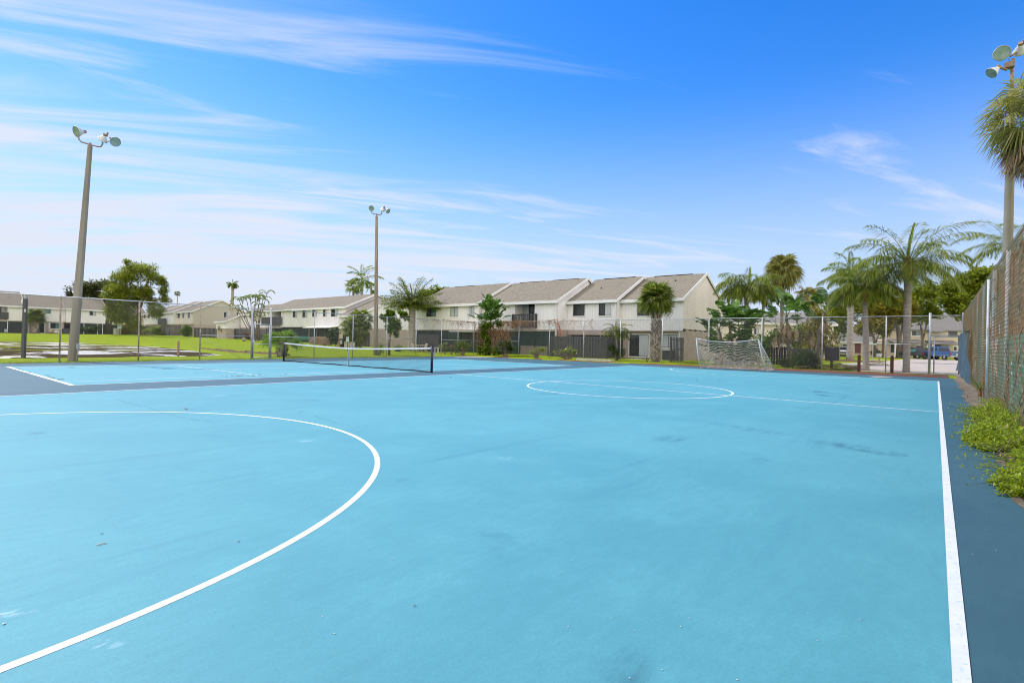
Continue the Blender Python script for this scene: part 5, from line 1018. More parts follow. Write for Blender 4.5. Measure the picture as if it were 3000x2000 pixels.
simple_tree('big yellow green tree behind the overgrown fence', 2840, 84, 1040, 960, [(2780, 845, 84, 2.4, 2.2, 1.6, 800), (2815, 830, 84, 2.6, 2.2, 1.6, 900), (2855, 808, 84, 2.6, 2.2, 1.4, 900), (2895, 803, 84, 2.6, 2.2, 1.4, 900), (2790, 880, 83, 2.4, 2.2, 1.6, 800), (2825, 870, 83, 2.6, 2.2, 1.6, 850), (2865, 845, 83, 2.6, 2.2, 1.6, 850), (2905, 838, 83, 2.4, 2.2, 1.6, 700), (2800, 912, 83, 2.2, 2, 1.2, 500), (2830, 905, 83, 2.2, 2, 1.2, 450), (2940, 850, 84, 2.6, 2.2, 2, 700)], m_oak, 27)
simple_tree('low tree crown peeping over the left end of the near roof', 1270, 85, 960, 900, [(1262, 862, 85, 1.9, 1.8, .9, 420), (1290, 853, 85, 2, 1.8, .8, 450), (1240, 872, 85, 1.6, 1.6, .9, 350), (1310, 852, 85, 1.4, 1.4, .6, 250)], m_oak, 29, group=None)
simple_tree('leafy tree filling the gap between the palm stems behind the goal', 2330, 62, 1045, 1000, [(2250, 990, 62, 1.9, 2, 1.0, 500), (2300, 985, 62, 1.9, 2, 1.0, 500), (2345, 980, 62, 2.0, 2, 1.1, 500), (2385, 975, 62, 2.0, 2, 1.2, 500), (2230, 1020, 61, 1.8, 2, .9, 400), (2345, 1015, 61, 1.8, 2, .9, 400), (2400, 1010, 61, 1.8, 2, 1.1, 450)], m_md, 31, (.30, .11))
def norfolk(label, px, d, ytop, ybase, hw, seed):
    P = ad(px, ybase, d); top = ad(px, ytop, d)-P; R = np.random.RandomState(seed); rt = thing('norfolk_pine', label, 'tree', P, group='dark norfolk pines on the skyline'); MB().tube([np.zeros(3), top], [.2, .03], 7).build('trunk', m_bark, rt, True); b = MB(); n = 9
    for k in range(n):
        f = k/n; z = top*(.25+.75*f); L = hw*(1-f*.85)
        for j in range(6): feather(b, z, j*1.047+k*.5, .25, L, -.35, R, 16, .35, .06, .1, .03, t0=.1)
    b.build('crown', LM(m_gtree), rt)
norfolk('dark norfolk pine behind the drooping queen palm fronds', 2592, 120, 820, 920, 2.6, 3); norfolk('dark norfolk pine tip just right of the tallest queen palm', 2683, 120, 800, 920, 2.4, 5)
# --- shrubs
def shrub(label, px, py, d, blobs, mat, seed, leaf=(.10, .035), name='shrub', stems=6, flowers=0, fcol=None, group='garden shrubs', cat='shrub'):
    P = ad(px, py, d); P[2] = max(H(P[0], P[1]), 0.0); R = np.random.RandomState(seed); rt = thing(name, label, cat, P, group=group); b = MB(); cb = MB(); fb = MB()
    for (x, y, rx, rz, n) in blobs:
        c = ad(x, y, d)-P; k = max(3, n//60); sub = c+unit(R.normal(0, 1, (k, 3)))*(R.rand(k, 1)**.5)*np.array((rx, rx, rz))*.75
        for s in sub: blob(cb, s, (rx*.42, rx*.42, rz*.42), n//k, leaf[0], leaf[1], R, .3)
        for j in range(stems): e = c+R.normal(0, .3, 3)*np.array((rx, rx, rz)); b.tube([(R.normal(0, .06), R.normal(0, .06), -.05), e*.5+R.normal(0, .05, 3), e], [.022, .016, .006], 5, False)
        if flowers: blob(fb, c, (rx, rx, rz), flowers, .13, .06, R, .9)
    b.build('stem', m_bark, rt); cb.build('foliage', mat, rt)
    if flowers: fb.build('flower', fcol or m_red, rt)
    return rt
shrub('green shrub with a few orange blooms left of the vine covered corner', 1358, 1040, 49.5, [(1350, 1005, .8, .55, 520), (1370, 1015, .7, .6, 420), (1335, 1020, .6, .5, 330)], m_md, 3, flowers=4, fcol=M('orange_petal', (.5, .2, .02)))
shrub('low yellow green shrub next to the white plastic chairs', 1302, 1028, 51, [(1302, 1013, .62, .42, 520)], m_lt, 4)
shrub('small reddish shrub with bare stems left of the vine corner', 1323, 1040, 50, [(1322, 1018, .45, .35, 200)], m_croton, 5)
shrub('dark hibiscus with a red bloom at its top right of the vine corner', 1482, 1045, 47, [(1478, 1010, .75, .6, 620), (1492, 1025, .7, .6, 520), (1466, 1030, .5, .5, 300)], m_dk, 6, flowers=3, leaf=(.12, .045))
shrub('pale twiggy shrub in front of the dark porch screen', 1572, 1050, 44, [(1578, 1024, .72, .34, 420), (1562, 1030, .5, .3, 180)], m_lt, 7, stems=12)
shrub('straggly shrub with white blooms in front of the charcoal fence', 1665, 1053, 43.2, [(1660, 1026, .75, .36, 360), (1688, 1032, .55, .32, 260), (1630, 1034, .45, .3, 110)], m_lt, 8, stems=12, flowers=2, fcol=m_band)
shrub('dark bush at the foot of the pygmy date palm', 1806, 1048, 42, [(1800, 1025, .75, .5, 620), (1822, 1030, .5, .4, 300), (1790, 1015, .5, .4, 260)], m_dk, 9, leaf=(.22, .02))
shrub('sparse twigs beside the cabbage palm trunk', 1895, 1058, 41, [(1893, 1048, .5, .2, 50)], m_lt, 10, stems=8)
shrub('dark rounded bush in front of the bushy fan palm clump', 995, 1010, 57, [(982, 985, 1.0, .9, 900), (1000, 1000, .9, .8, 700)], m_dk, 11, leaf=(.2, .07))
shrub('tall pale frangipani against the dark board fence', 682, 992, 96, [(675, 955, 1.3, 1.3, 420), (690, 945, 1.2, 1.2, 420), (660, 962, 1.2, 1.0, 260), (685, 970, 1.2, 1.0, 300)], m_md, 12, leaf=(.4, .12))
shrub('red leaved croton bush left of the pond side gate', 728, 995, 86, [(725, 982, 1.0, .6, 420), (738, 986, 1.0, .6, 400), (752, 984, .9, .8, 300)], m_croton, 13, leaf=(.26, .10))
shrub('leafy bush against the far charcoal fence near the big gable', 547, 986, 108, [(545, 970, 1.3, 1.2, 420), (550, 960, 1.2, 1.0, 380), (556, 978, 1.0, .8, 250)], m_vineleaf, 14, leaf=(.4, .15))
shrub('clipped square hedge bush next to the parked bicycles', 461, 985, 116, [(458, 965, 1.7, 1.2, 620), (463, 975, 1.5, 1.0, 420)], m_lt, 15, leaf=(.35, .14))
shrub('dark brown bush under the pine', 372, 979, 104, [(365, 965, 2.0, 1.2, 520), (385, 968, 2.0, 1.2, 520), (350, 972, 1.4, .9, 320)], m_oak2, 16, leaf=(.4, .15))
shrub('low bush right of the pine trunk', 425, 980, 104, [(425, 970, 1.8, .6, 300)], m_lt, 17, leaf=(.35, .14))
shrub('plants growing behind the porch screen across the pond', 265, 978, 107, [(255, 968, 2.2, .8, 420), (275, 966, 2.0, .9, 420)], m_dk, 18, leaf=(.4, .15))
shrub('flowering plant spilling over the dark planter', 1168, 1030, 55, [(1166, 1015, .9, .4, 460), (1180, 1020, .7, .4, 320)], m_lt, 19)
shrub('grassy spikes at the foot of the wooden pole', 1112, 1042, 44.5, [(1112, 1025, .35, .55, 160)], m_md, 20, leaf=(.55, .02))
shrub('dark cycad like plant with long blades in front of the black board fence', 2350, 1080, 34.5, [(2340, 1055, 1.0, .5, 420), (2365, 1050, .9, .6, 420), (2385, 1065, .7, .5, 320)], m_dk, 22, leaf=(.5, .03))
shrub('low dark shrub with a red flower under the leaning paddle plant', 2300, 1078, 35.5, [(2290, 1058, .7, .4, 400), (2310, 1065, .6, .35, 300)], m_dk, 23, flowers=3)
shrub('bright green bushes in the deep shade behind the goal net', 2165, 1075, 39.5, [(2140, 1045, .9, .5, 420), (2175, 1035, .8, .5, 360), (2205, 1050, .7, .5, 300), (2110, 1058, .6, .35, 200)], m_md, 24, leaf=(.2, .07))
shrub('dark round bush by the house door beyond the parking area', 2566, 1040, 104, [(2564, 1030, 1.1, .9, 420)], m_dk, 25, leaf=(.3, .12))
shrub('bush between the black pickup and the blue pickup', 2712, 1040, 98, [(2710, 1033, 1.6, .8, 420)], m_dk, 26, leaf=(.3, .12))
shrub('low foundation plants beside the tan house window', 2800, 1042, 100, [(2796, 1036, 1.6, .5, 420)], m_md, 27, leaf=(.3, .12))
shrub('tall dark tangle of foliage behind the black board', 2400, 1050, 44, [(2390, 960, 1.3, 1.5, 900), (2375, 1000, 1.2, 1.3, 700), (2415, 990, 1.2, 1.3, 700), (2400, 930, 1.0, 1.0, 500)], m_oak2, 28, leaf=(.3, .07))
# clipped hedge near the tan house
a = ad(2405, 1030, 88); b_ = ad(2484, 1030, 100); a[2] = b_[2] = 0; hd = thing('hedge', 'long clipped green hedge left of the single storey tan wing', 'hedge', a); R = np.random.RandomState(4); b = MB(); d_ = b_-a; n = 3200
PP_ = a[None]*0+d_*R.rand(n, 1)+np.stack([R.normal(0, .35, n), R.normal(0, .35, n), R.uniform(0, 1.9, n)], 1); kites(b, PP_, R.normal(0, 1, (n, 3)), .3, .11); b.build('foliage', m_vineleaf, hd)
# --- vines over the fence corner
P = np.array([22.3, 17.6, 0.0]); vn = thing('vine', 'vines and dead stems smothering the corner of the two far fences', 'vine', P); R = np.random.RandomState(6); b = MB()
for k in range(190):
    y = R.uniform(-4.2, .3); z = R.uniform(1.8, 3.4); pts = [(R.normal(0, .10), y, z)]
    for i in range(6): y += R.uniform(-.25, .25); z += R.uniform(-.60, .12); pts.append((R.normal(0, .12), y, max(.05, min(3.5, z))))
    b.tube(pts, [.016, .014, .012, .010, .008, .007, .005], 3, False)
for k in range(80):
    x = -abs(R.normal(0, 4.0)); z = 3.25; pts = [(x, x*.119+R.normal(0, .05), z)]
    for i in range(5): x += R.uniform(-.35, .35); z += R.uniform(-.30, .14); pts.append((x, x*.119+R.normal(0, .05), max(2.0, min(3.35, z))))
    b.tube(pts, [.012, .011, .010, .008, .006, .004], 3, False)
for k in range(190):
    y = -3-abs(R.normal(0, 4.0)); y = max(y, -13); z = 3.3; pts = [(R.normal(0, .06), y, z+R.uniform(-.12, .10))]
    for i in range(5): y += R.uniform(-.35, .35); z += R.uniform(-.36, .16); pts.append((R.normal(0, .06), y, max(1.6, min(3.42, z))))
    b.tube(pts, [.012, .011, .009, .008, .006, .004], 3, False)
b.build('stem', m_brown, vn); b = MB()
for c, r, n in [((-.1, -1.3, .45), (.4, .55, .5), 800), ((-.1, -1.5, 1.5), (.3, .4, .9), 620), ((.0, -1.2, 2.9), (.4, .9, .4), 900), ((-.1, -2.6, .5), (.3, .5, .5), 420), ((-.1, -1.0, 2.2), (.3, .35, .5), 420), ((0, -2.9, 3.1), (.3, .6, .3), 300), ((0, -.4, .6), (.3, .35, .6), 360)]: blob(b, c, r, n, .17, .065, R, .2)
b.build('foliage', m_vineleaf, vn)
b = MB(); blob(b, (.05, -2.2, 2.3), (.3, 1.5, .9), 520, .18, .04, R, .1, droop=.4); blob(b, (.05, -.6, 2.6), (.3, .8, .6), 220, .16, .04, R, .1, droop=.4); b.build('dead_leaves', m_dry, vn)
# --- weeds at the foot of the right-hand fence (too many leaves to count)
b = MB(); R = np.random.RandomState(12)
def sprig(b, p, h, n):
    az = R.uniform(0, 6.28); P_, T_ = curve_pts(p, az, R.uniform(.5, 1.4), h, R.uniform(.5, 1.5), 6); b.tube(P_, [.004, .0035, .003, .0025, .002, .001], 3, False, 1)
    t = R.rand(n); x = t*5; i = np.minimum(x.astype(int), 4); f = (x-i)[:, None]; Q = P_[i]*(1-f)+P_[i+1]*f; kites(b, Q, R.normal(0, 1, (n, 3))+np.array((0, 0, .4)), R.uniform(.03, .065, n), R.uniform(.007, .014, n))
for k in range(2300):
    u = R.uniform(-8.3, 1.6); edge = -18.12-.16*math.sin(u*1.7)-.22*max(0, (u+2.5)/4)+ (.12 if -6 < u < -3 else 0); v = edge-.10-abs(R.normal(0, .28)); dens_ = .5+.5*math.sin(u*2.1+1)+(.5 if u < -4 else 0)
    if R.rand() > dens_+.25 or v < -19.4 or (-6.0 < u < -5.45 and v > -18.42): continue
    far_ = min(1, max(.25, (edge-v)/.35)); sprig(b, (u, v, 0), R.uniform(.2, .38)*far_*(1.5 if u > -4 else 1.3), 38)
for k in range(150):      # creeping runners that reach over the paint, and dry bits caught in the clump
    u = R.uniform(-8.0, 1.2); P_, T_ = curve_pts((u, -18.2-abs(R.normal(0, .1)), .05), R.uniform(.6, 2.5), R.uniform(.1, .5), R.uniform(.25, .55), R.uniform(.5, .9), 6); P_[:, 2] = np.maximum(P_[:, 2], .012)
    b.tube(P_, [.004, .004, .003, .003, .002, .001], 3, False, 1); n = 12; Q = P_[R.randint(1, 6, n)]; kites(b, Q, R.normal(0, 1, (n, 3))+np.array((0, 0, .3)), R.uniform(.02, .05, n), R.uniform(.005, .012, n))
n = 160; Q = np.stack([R.uniform(-8.2, 1.5, n), -18.2-np.abs(R.normal(0, .3, n)), R.uniform(.05, .30, n)], 1); kites(b, Q, R.normal(0, 1, (n, 3)), R.uniform(.05, .16, n), R.uniform(.004, .012, n), mi=2)
o = b.build('weeds', [m_weed, m_stalk, m_dry]); tag(o, 'bright yellow green weeds sprawling from the foot of the overgrown fence', 'weeds', kind='stuff')
# spiky seedling palm by the white posts
P = np.array(gp(2880, 1168)); P[1] = -18.5; sp_ = thing('palm_seedling', 'drooping spiky palm seedling at the foot of the overgrown fence', 'plant', P); R = np.random.RandomState(9); b = MB(); n = 26; az = R.uniform(math.pi*.5, math.pi*1.75, n)
for i in range(n):
    P_, T_ = curve_pts((0, 0, .25), az[i], R.uniform(.4, 1.2), R.uniform(.5, .95), R.uniform(1.0, 2.0), 7); S_ = unit(np.cross(T_, np.array((0, 0, 1.0)))); wv = (.016*np.sin(np.linspace(.25, 3.1, 7)))[:, None]; b.grid(np.stack([P_-S_*wv, P_+S_*wv], 1))
b.build('blade', m_drygreen, sp_); MB().tube([(0, 0, -.05), (.02, 0, .3)], [.05, .03], 8).build('stem', m_boot, sp_)
# grass tufts softening the edges of the courts
b = MB(); R = np.random.RandomState(15); P_ = []
for k in range(5200):
    u = R.uniform(-22, 21); v = f1v(u)-.35+R.normal(0, .22)+.1*math.sin(u*3); P_.append((u, v, -.01))
for k in range(1500): v = R.uniform(-18, 17); P_.append((20.9+abs(R.normal(0, .8)), v, 0.01))
P_ = np.array(P_); D = R.normal(0, .45, (len(P_), 3)); D[:, 2] = 1; kites(b, P_, D, R.uniform(.05, .14, len(P_)), .009)
o = b.build('grass', LEAF('edge_grass', [(.12, .17, .012), (.20, .25, .018), (.27, .30, .03)], .35, .6)); tag(o, 'short grass growing along the far edges of the courts', 'grass', kind='stuff')
# litter of leaves, mulch crumbs and gravel below the overgrown fence
b = MB(); n = 900; u = R.uniform(-9, 14, n); v = -18.25-np.abs(R.normal(0, .22, n))+.05; kites(b, np.stack([u, v, np.full(n, .012)], 1), R.normal(0, 1, (n, 3))*np.array((1, 1, .25)), R.uniform(.03, .10, n), R.uniform(.01, .025, n))
o = b.build('leaf_litter', m_dry); tag(o, 'dry leaf litter along the foot of the overgrown fence', 'litter', kind='stuff')
# ================================================================ smaller things
m_bench = M('green_bench_paint', (.03, .20, .11), (.02, .15, .08), 6, .5); m_plastic = M('cream_plastic', (.58, .52, .40), (.52, .46, .35), 6, .5)
m_orange = M('orange_fibreglass', (.55, .15, .03), (.46, .12, .03), 6, .5); m_alu = M('ladder_rung_metal', (.25, .22, .20), (.18, .16, .15), 6, .5, metal=.4)
m_util = M('utility_green_paint', (.36, .36, .27), (.30, .30, .22), 3, .6); m_brownpost = M('red_brown_post', (.10, .038, .03), (.065, .026, .022), 6, .8, .4, 30, stretch=(1, 1, .1))
m_wood = M('weathered_wood', (.36, .25, .15), (.24, .16, .10), 7, .9, .4, 30, stretch=(1, 1, .1)); m_signface = M('pale_green_sign', (.36, .50, .44), (.42, .55, .50), 3, .5); m_bluebox = M('pale_grey_box', (.38, .41, .42), (.32, .35, .36), 5, .6)
m_rubber = M('tyre_rubber', (.02, .02, .02), (.03, .03, .03), 6, .8); m_blackcar = M('black_car_paint', (.012, .012, .014), (.018, .018, .02), 3, .18, spec=.6); m_bluecar = M('blue_car_paint', (.014, .065, .20), (.018, .075, .22), 2, .2, spec=.6); m_silver = M('silver_car_paint', (.45, .47, .50), (.42, .44, .47), 2, .25, metal=.4)
m_tail = M('red_tail_light', (.35, .01, .01), (.28, .01, .01), 6, .2); m_head = M('clear_headlight', (.75, .76, .78), (.65, .66, .68), 6, .1); m_plate = M('licence_plate', (.6, .6, .58), (.55, .55, .52), 4, .4); m_chrome = M('bumper_chrome', (.5, .5, .5), (.4, .4, .4), 5, .25, metal=.8)
# bench
P = stand(886, 70); bn = thing('garden_bench', 'dark green metal bench on the lawn before the terrace porch', 'bench', P, -YAW+.25)
b = MB(); [b.box(-.85, .85, -.25+.11*k, -.16+.11*k, .42, .45) for k in range(4)]; b.build('seat', m_bench, bn)
b = MB(); [b.box(-.85, .85, .24+.02*k, .27+.02*k, .50+.11*k, .59+.11*k) for k in range(4)]; b.build('backrest', m_bench, bn)
for s in (-.80, .80):
    MB().bar((s, -.24, 0), (s, -.24, .66), .05).bar((s, .27, 0), (s, .34, .95), .05).bar((s, -.28, .66), (s, .32, .68), .06, .04).build('bench_end', m_bench, bn)
# plastic chairs and table
def chair(label, px, py, d, rz):
    P = stand(px, d); c = thing('plastic_chair', label, 'chair', P, rz, group='white plastic chairs'); s = [(-.26, -.24), (.26, -.24), (-.24, .24), (.24, .24)]
    MB().prism([(-.27, -.25), (.27, -.25), (.24, .24), (-.24, .24)], 'z', .41, .44).build('seat', m_plastic, c)
    b = MB(); [b.bar((x, .24, .44), (x*1.06, .38, .90), .055, .02, (0, 1, 0)) for x in (-.2, -.1, 0, .1, .2)]; b.bar((-.27, .38, .90), (.27, .38, .90), .06, .03).bar((-.26, .25, .44), (-.27, .38, .9), .05).bar((.26, .25, .44), (.27, .38, .9), .05); b.build('backrest', m_plastic, c)
    for x, y in s: MB().bar((x, y, .42), (x*1.12, y*1.15, 0), .05).build('leg', m_plastic, c)
    for x in (-.29, .29): MB().tube([(x, .30, .66), (x, -.1, .67), (x, -.26, .62), (x*.95, -.25, .43)], .025, 6).build('armrest', m_plastic, c)
    return c
chair('cream plastic chair left of the folding table, seen from behind', 1217, 1019, 56.5, .5); chair('cream plastic chair right of the folding table, turned sideways', 1240, 1018, 57, -1.9)
P = stand(1233, 57.6); tb = thing('folding_table', 'small pale table between the two plastic chairs', 'table', P, -YAW); MB().box(-.55, .55, -.3, .3, .70, .73).build('tabletop', m_plastic, tb)
for x in (-.48, .48):
    for y in (-.25, .25): MB().bar((x, y, .70), (x, y, 0), .04).build('leg', m_plastic, tb)
P = stand(1165, 55); pl = thing('planter', 'black tub planter with flowers at the end of the near house', 'planter', P); MB().lathe([(.30, 0), (.36, .45), (.40, .48), (.38, .50), (.33, .47)], (0, 0, 0), (0, 0, 1), 18).box(-.3, .3, -.3, .3, .38, .42).build('tub', m_black, pl)
P = stand(1283, 53); sd = thing('side_table', 'white garden side table beside the fence post', 'table', P, .3); MB().box(-.3, .3, -.25, .25, .5, .54).build('tabletop', m_trim, sd)
for x in (-.26, .26):
    for y in (-.2, .2): MB().bar((x, y, .5), (x, y, 0), .045).build('leg', m_trim, sd)
# utility cabinets, meters, small signs on the lawn
P = stand(1026, 55.5); ub = thing('utility_cabinet', 'squat khaki utility cabinet on the lawn behind the net', 'cabinet', P, -YAW+.3); MB().box(-.62, .45, -.4, .4, 0, .62).build('body', m_util, ub); MB().box(-.66, .49, -.44, .44, .62, .69).build('lid', m_util, ub); MB().box(-.09, -.06, -.415, -.403, .08, .56).build('seam', m_black, ub)
P = stand(996, 56.5); mb_ = thing('meter_post', 'leaning pale meter boxes on a board beside the bushy palms', 'utility post', P, -YAW); MB().prism([(-.35, 0), (-.05, 0), (.22, 1.55), (-.12, 1.55)], 'y', -.05, .05).build('board', m_wood, mb_); MB().box(-.02, .30, -.17, -.06, 1.02, 1.5).build('meter_box', m_util, mb_); MB().box(.0, .26, -.15, -.06, .45, .85).build('meter_box', m_bluebox, mb_)
def lawn_sign(label, px, py, d, h, wd, hh):
    P = stand(px, d); s = thing('lawn_sign', label, 'sign', P, -YAW, group='small green signs on the lawn'); MB().bar((0, 0, -.05), (0, 0, h), .05).build('post', m_black, s); MB().box(-wd/2, wd/2, -.045, -.03, h-.02, h+hh).build('sign_panel', m_signface, s)
    b = MB(); [b.box(-wd*.36, wd*(.34-.1*(k % 2)), -.05, -.046, h+hh*(.82-.17*k), h+hh*(.88-.17*k)) for k in range(4)]; b.build('printed_text_line', m_util, s); return s
lawn_sign('pale green notice on a black stake in front of the khaki cabinet', 1018, 1020, 52, .95, .30, .45); lawn_sign('tiny green notice on a stake across the pond', 349, 985, 96, 1.1, .75, .75)
P = stand(342, 101); u2 = thing('utility_cabinet', 'small khaki cabinet across the pond beside the green notice', 'cabinet', P, .2); MB().box(-.45, .45, -.4, .4, 0, 1.2).build('body', m_util, u2); MB().box(-.49, .49, -.44, .44, 1.2, 1.28).build('lid', m_util, u2)
P = stand(713.5, 74); u3 = thing('utility_box', 'short grey green pedestal box alone on the lawn near the gate', 'cabinet', P, .2); MB().box(-.14, .14, -.12, .12, 0, .45).build('body', m_util, u3); MB().box(-.16, .16, -.14, .14, .45, .52).build('cap', m_util, u3); MB().box(-.15, .15, -.13, .13, -.1, .12).build('base', m_black, u3)
P = stand(16, 98); u4 = thing('utility_box', 'white pedestal box at the edge of the far lawn', 'cabinet', P, .2); MB().box(-.2, .2, -.18, .18, .2, .75).build('body', m_bluebox, u4); MB().box(-.2, .2, -.18, .18, -.1, .2).build('base', m_black, u4)
P = stand(774, 84); b1 = thing('storage_bin', 'dark grey lidded storage bin under the clumping palms', 'bin', P, -YAW); MB().box(-.42, .42, -.35, .35, 0, .75).build('body', m_bluebox if False else m_char, b1); MB().box(-.46, .46, -.39, .39, .75, .85).build('lid', m_char, b1)
P = stand(196, 107); b1 = thing('storage_bin', 'dark grey bin by the house wall across the pond', 'bin', P); MB().box(-.75, .75, -.5, .5, 0, 1.0).build('body', m_char, b1); MB().box(-.8, .8, -.55, .55, 1.0, 1.12).build('lid', m_char, b1)
P = stand(193, 109); gr = thing('barbecue', 'black barbecue under a cover by the house across the pond', 'barbecue', P); MB().lathe([(.1, .2), (.75, .5), (.8, 1.3), (.55, 1.7), (.2, 1.85), (.02, 1.88)], (0, 0, 0), (0, 0, 1), 14).build('cover', m_black, gr); MB().bar((-.4, 0, 0), (-.4, 0, .6), .1).bar((.4, 0, 0), (.4, 0, .6), .1).build('leg', m_black, gr)
# rubble wall and old bicycle under the porch
a, b_ = stand(905, 69), stand(968, 66); rw = thing('garden_wall', 'low brown earth and stone bank under the terrace porch', 'wall', a); R = np.random.RandomState(2); S = []
for k in range(24):
    t_ = k/23; q = (b_-a)*t_; h = .95*(1-.25*abs(t_-.4))+R.uniform(-.06, .06); S.append([(q[0]-.25, q[1]-.3, -.1), (q[0]-.12, q[1]-.15, h*.7), (q[0], q[1], h), (q[0]+.5, q[1]+.5, h+.03), (q[0]+.6, q[1]+.6, -.1)])
MB().grid(np.array(S)).build('bank', m_soil, rw)
def bicycle(label, P, rz, mat):
    c = thing('bicycle', label, 'bicycle', P, rz, group='bicycles'); th = np.linspace(0, 2*math.pi, 25)
    for x in (-.52, .52): MB().tube([(x+.33*math.cos(t_), 0, .33+.33*math.sin(t_)) for t_ in th], .022, 6, False).build('wheel', m_rubber, c)
    MB().tube([(-.52, 0, .33), (-.15, 0, .75), (.40, 0, .78), (.05, 0, .30), (-.15, 0, .75)], .02, 6).tube([(.52, 0, .33), (.38, 0, .95)], .02, 6).tube([(-.52, 0, .33), (.05, 0, .30)], .018, 6).build('frame', mat, c)
    MB().tube([(.36, -.25, .98), (.38, 0, .95), (.36, .25, .98)], .016, 6).build('handlebar', m_black, c); MB().box(-.28, -.02, -.06, .06, .82, .88).tube([(-.15, 0, .75), (-.16, 0, .83)], .015, 6).build('saddle', m_black, c); return c
bicycle('rusty brown bicycle lying by the earth bank', stand(968, 60), .3, m_brownpost); bicycle('dark bicycle parked at the far charcoal fence', stand(489, 111), .1, m_black); bicycle('blue bicycle parked at the far charcoal fence', stand(499, 110.5), .2, m_bluecar); bicycle('red bicycle parked nearest the far fence corner', stand(505, 110), 0, m_tail)
# orange ladder above the charcoal fence
a, q = onu(1627, 934, 25.80), onu(1645, 990, 25.78); rz_ = 0; w2 = np.array((0, -.17, 0)); q2_ = q+(q-a)*.6; ld_ = thing('ladder', 'orange fibreglass step ladder leaning above the charcoal fence', 'ladder', q2_)
for s in (-1, 1): MB().bar(a+w2*s-q2_, np.zeros(3)+w2*s*1.25, .07, .05).build('side_rail', m_orange, ld_)
for k in range(9):
    f = .03+k*.12; c_ = a+(q2_-a)*f-q2_; MB().bar(c_-w2, c_+w2, .07, .03).build('rung', m_alu, ld_)
for s in (-1, 1): MB().bar(a+w2*s+np.array((.03, 0, 0))-q2_, np.array((.04, .35, 0))+w2*s*1.2, .04, .03).build('back_leg', m_alu, ld_)
# air conditioner
a, b_ = onu(1942, 1030, 27.6), onu(1965, 1054, 27.6); ac = thing('air_conditioner', 'dark louvred air conditioner beside the slatted gate screen', 'air conditioner', (27.9, (a[1]+b_[1])/2, .12)); hw = abs(a[1]-b_[1])/2+.05
MB().box(-.3, .4, -hw, hw, 0, .85).build('body', m_black, ac); MB().box(-.34, .44, -hw-.04, hw+.04, .85, .92).build('top_panel', m_trim, ac); MB().box(-.4, .5, -hw-.1, hw+.1, -.1, .0).build('base', m_concrete, ac); b = MB(); [b.box(-.315, -.302, -hw+.04, hw-.04, .08+.085*k, .13+.085*k) for k in range(9)]; b.build('louvre', m_char, ac)
# concrete kerb block by the fence, patio slab
a, b_ = gp(1701, 1056), gp(1786, 1061); a[0] = b_[0] = 20.75; kb = MB().box(-.16, .16, (b_[1]-a[1]), 0, -.05, .20).build('kerb_block', m_concrete, loc=(20.75, a[1], 0)); tag(kb, 'long pale concrete kerb block lying at the court edge before the fence', 'kerb')
a, b_ = onu(1838, 1052, 28.0), onu(1905, 1052, 28.0); kb = MB().box(-1.2, .6, (b_[1]-a[1]), 0, -.2, .07).build('patio_slab', m_concrete, loc=(28.0, a[1], .06)); tag(kb, 'thin concrete patio slab under the glass sliding door', 'slab')
# brown bollards, black board on a post, street sign, service box
for px, py, top, lab in ((2516, 1091, 1040, 'reddish brown wooden bollard left of the shorter queen palm'), (2612.5, 1094, 1042, 'reddish brown wooden bollard left of the tallest queen palm')):
    P = gp(px, py); h = (py-top)*float((P-CAM) @ _F0)/F_PX; bo = thing('bollard', lab, 'bollard', P, .3, group='brown bollards'); MB().box(-.07, .07, -.07, .07, -.1, h-.04).build('post', m_brownpost, bo); MB().prism([(-.07, h-.04), (.07, h-.04), (0, h+.03)], 'x', -.07, .07).build('cap', m_brownpost, bo)
P = gp(2436.5, 1084.5); s = float((P-CAM) @ _F0)/F_PX; nb = thing('notice_board', 'black board back on a single post before the far fence gate', 'board', P, -YAW+.06)
MB().box(-.055, .055, -.02, .07, -.1, 32*s).build('post', m_black, nb); MB().box(-21*s, 21*s, -.05, .0, 29*s, 68*s).build('board_panel', m_black, nb); MB().box(21*s+.002, 23*s, -.05, .03, 29*s, 68*s).build('board_edge', m_util, nb); MB().box(-4*s, 3*s, -.058, -.052, 66*s, 67.4*s).build('clip', m_bluebox, nb)
P = gp(2556.5, 1056); P[2] = 0; s = float((P-CAM) @ _F0)/F_PX; ss_ = thing('street_sign', 'thin street sign post with a narrow green blade by the road', 'sign', P, -YAW); MB().tube([(0, 0, -.1), (0, 0, 50*s)], .05, 8).build('post', m_util, ss_); MB().box(-10*s, 11*s, -.03, .03, 46.5*s, 50*s).build('sign_blade', m_signface, ss_)
P = gp(2576, 1058); s = float((P-CAM) @ _F0)/F_PX; sb = thing('service_box', 'grey service box on a short post beside the road', 'cabinet', P, -YAW); MB().bar((0, 0, -.1), (0, 0, 15*s), 3.5*s).build('post', m_wood, sb); MB().box(-6*s, 5*s, -3*s, 3*s, 14*s, 23*s).build('box', m_bluebox, sb)
P = gp(2588, 1040, .1); P = ad(2586, 1035, 92); P[2] = 0; up_ = thing('utility_pole', 'pale wooden utility pole leaning among the trees by the road', 'pole', P); T = ad(2593, 893, 92)-P; MB().tube([np.zeros(3), T*.5, T], [.2, .17, .14], 10).build('pole', m_wood, up_, True); MB().tube([T, T+(0, 0, .3)], .05, 6).lathe([(.9, 0), (.5, .18), (.05, .25)], T+np.array((0, 0, .3)), (0, 0, 1), 14).build('lamp_shade', m_bluebox, up_, True)
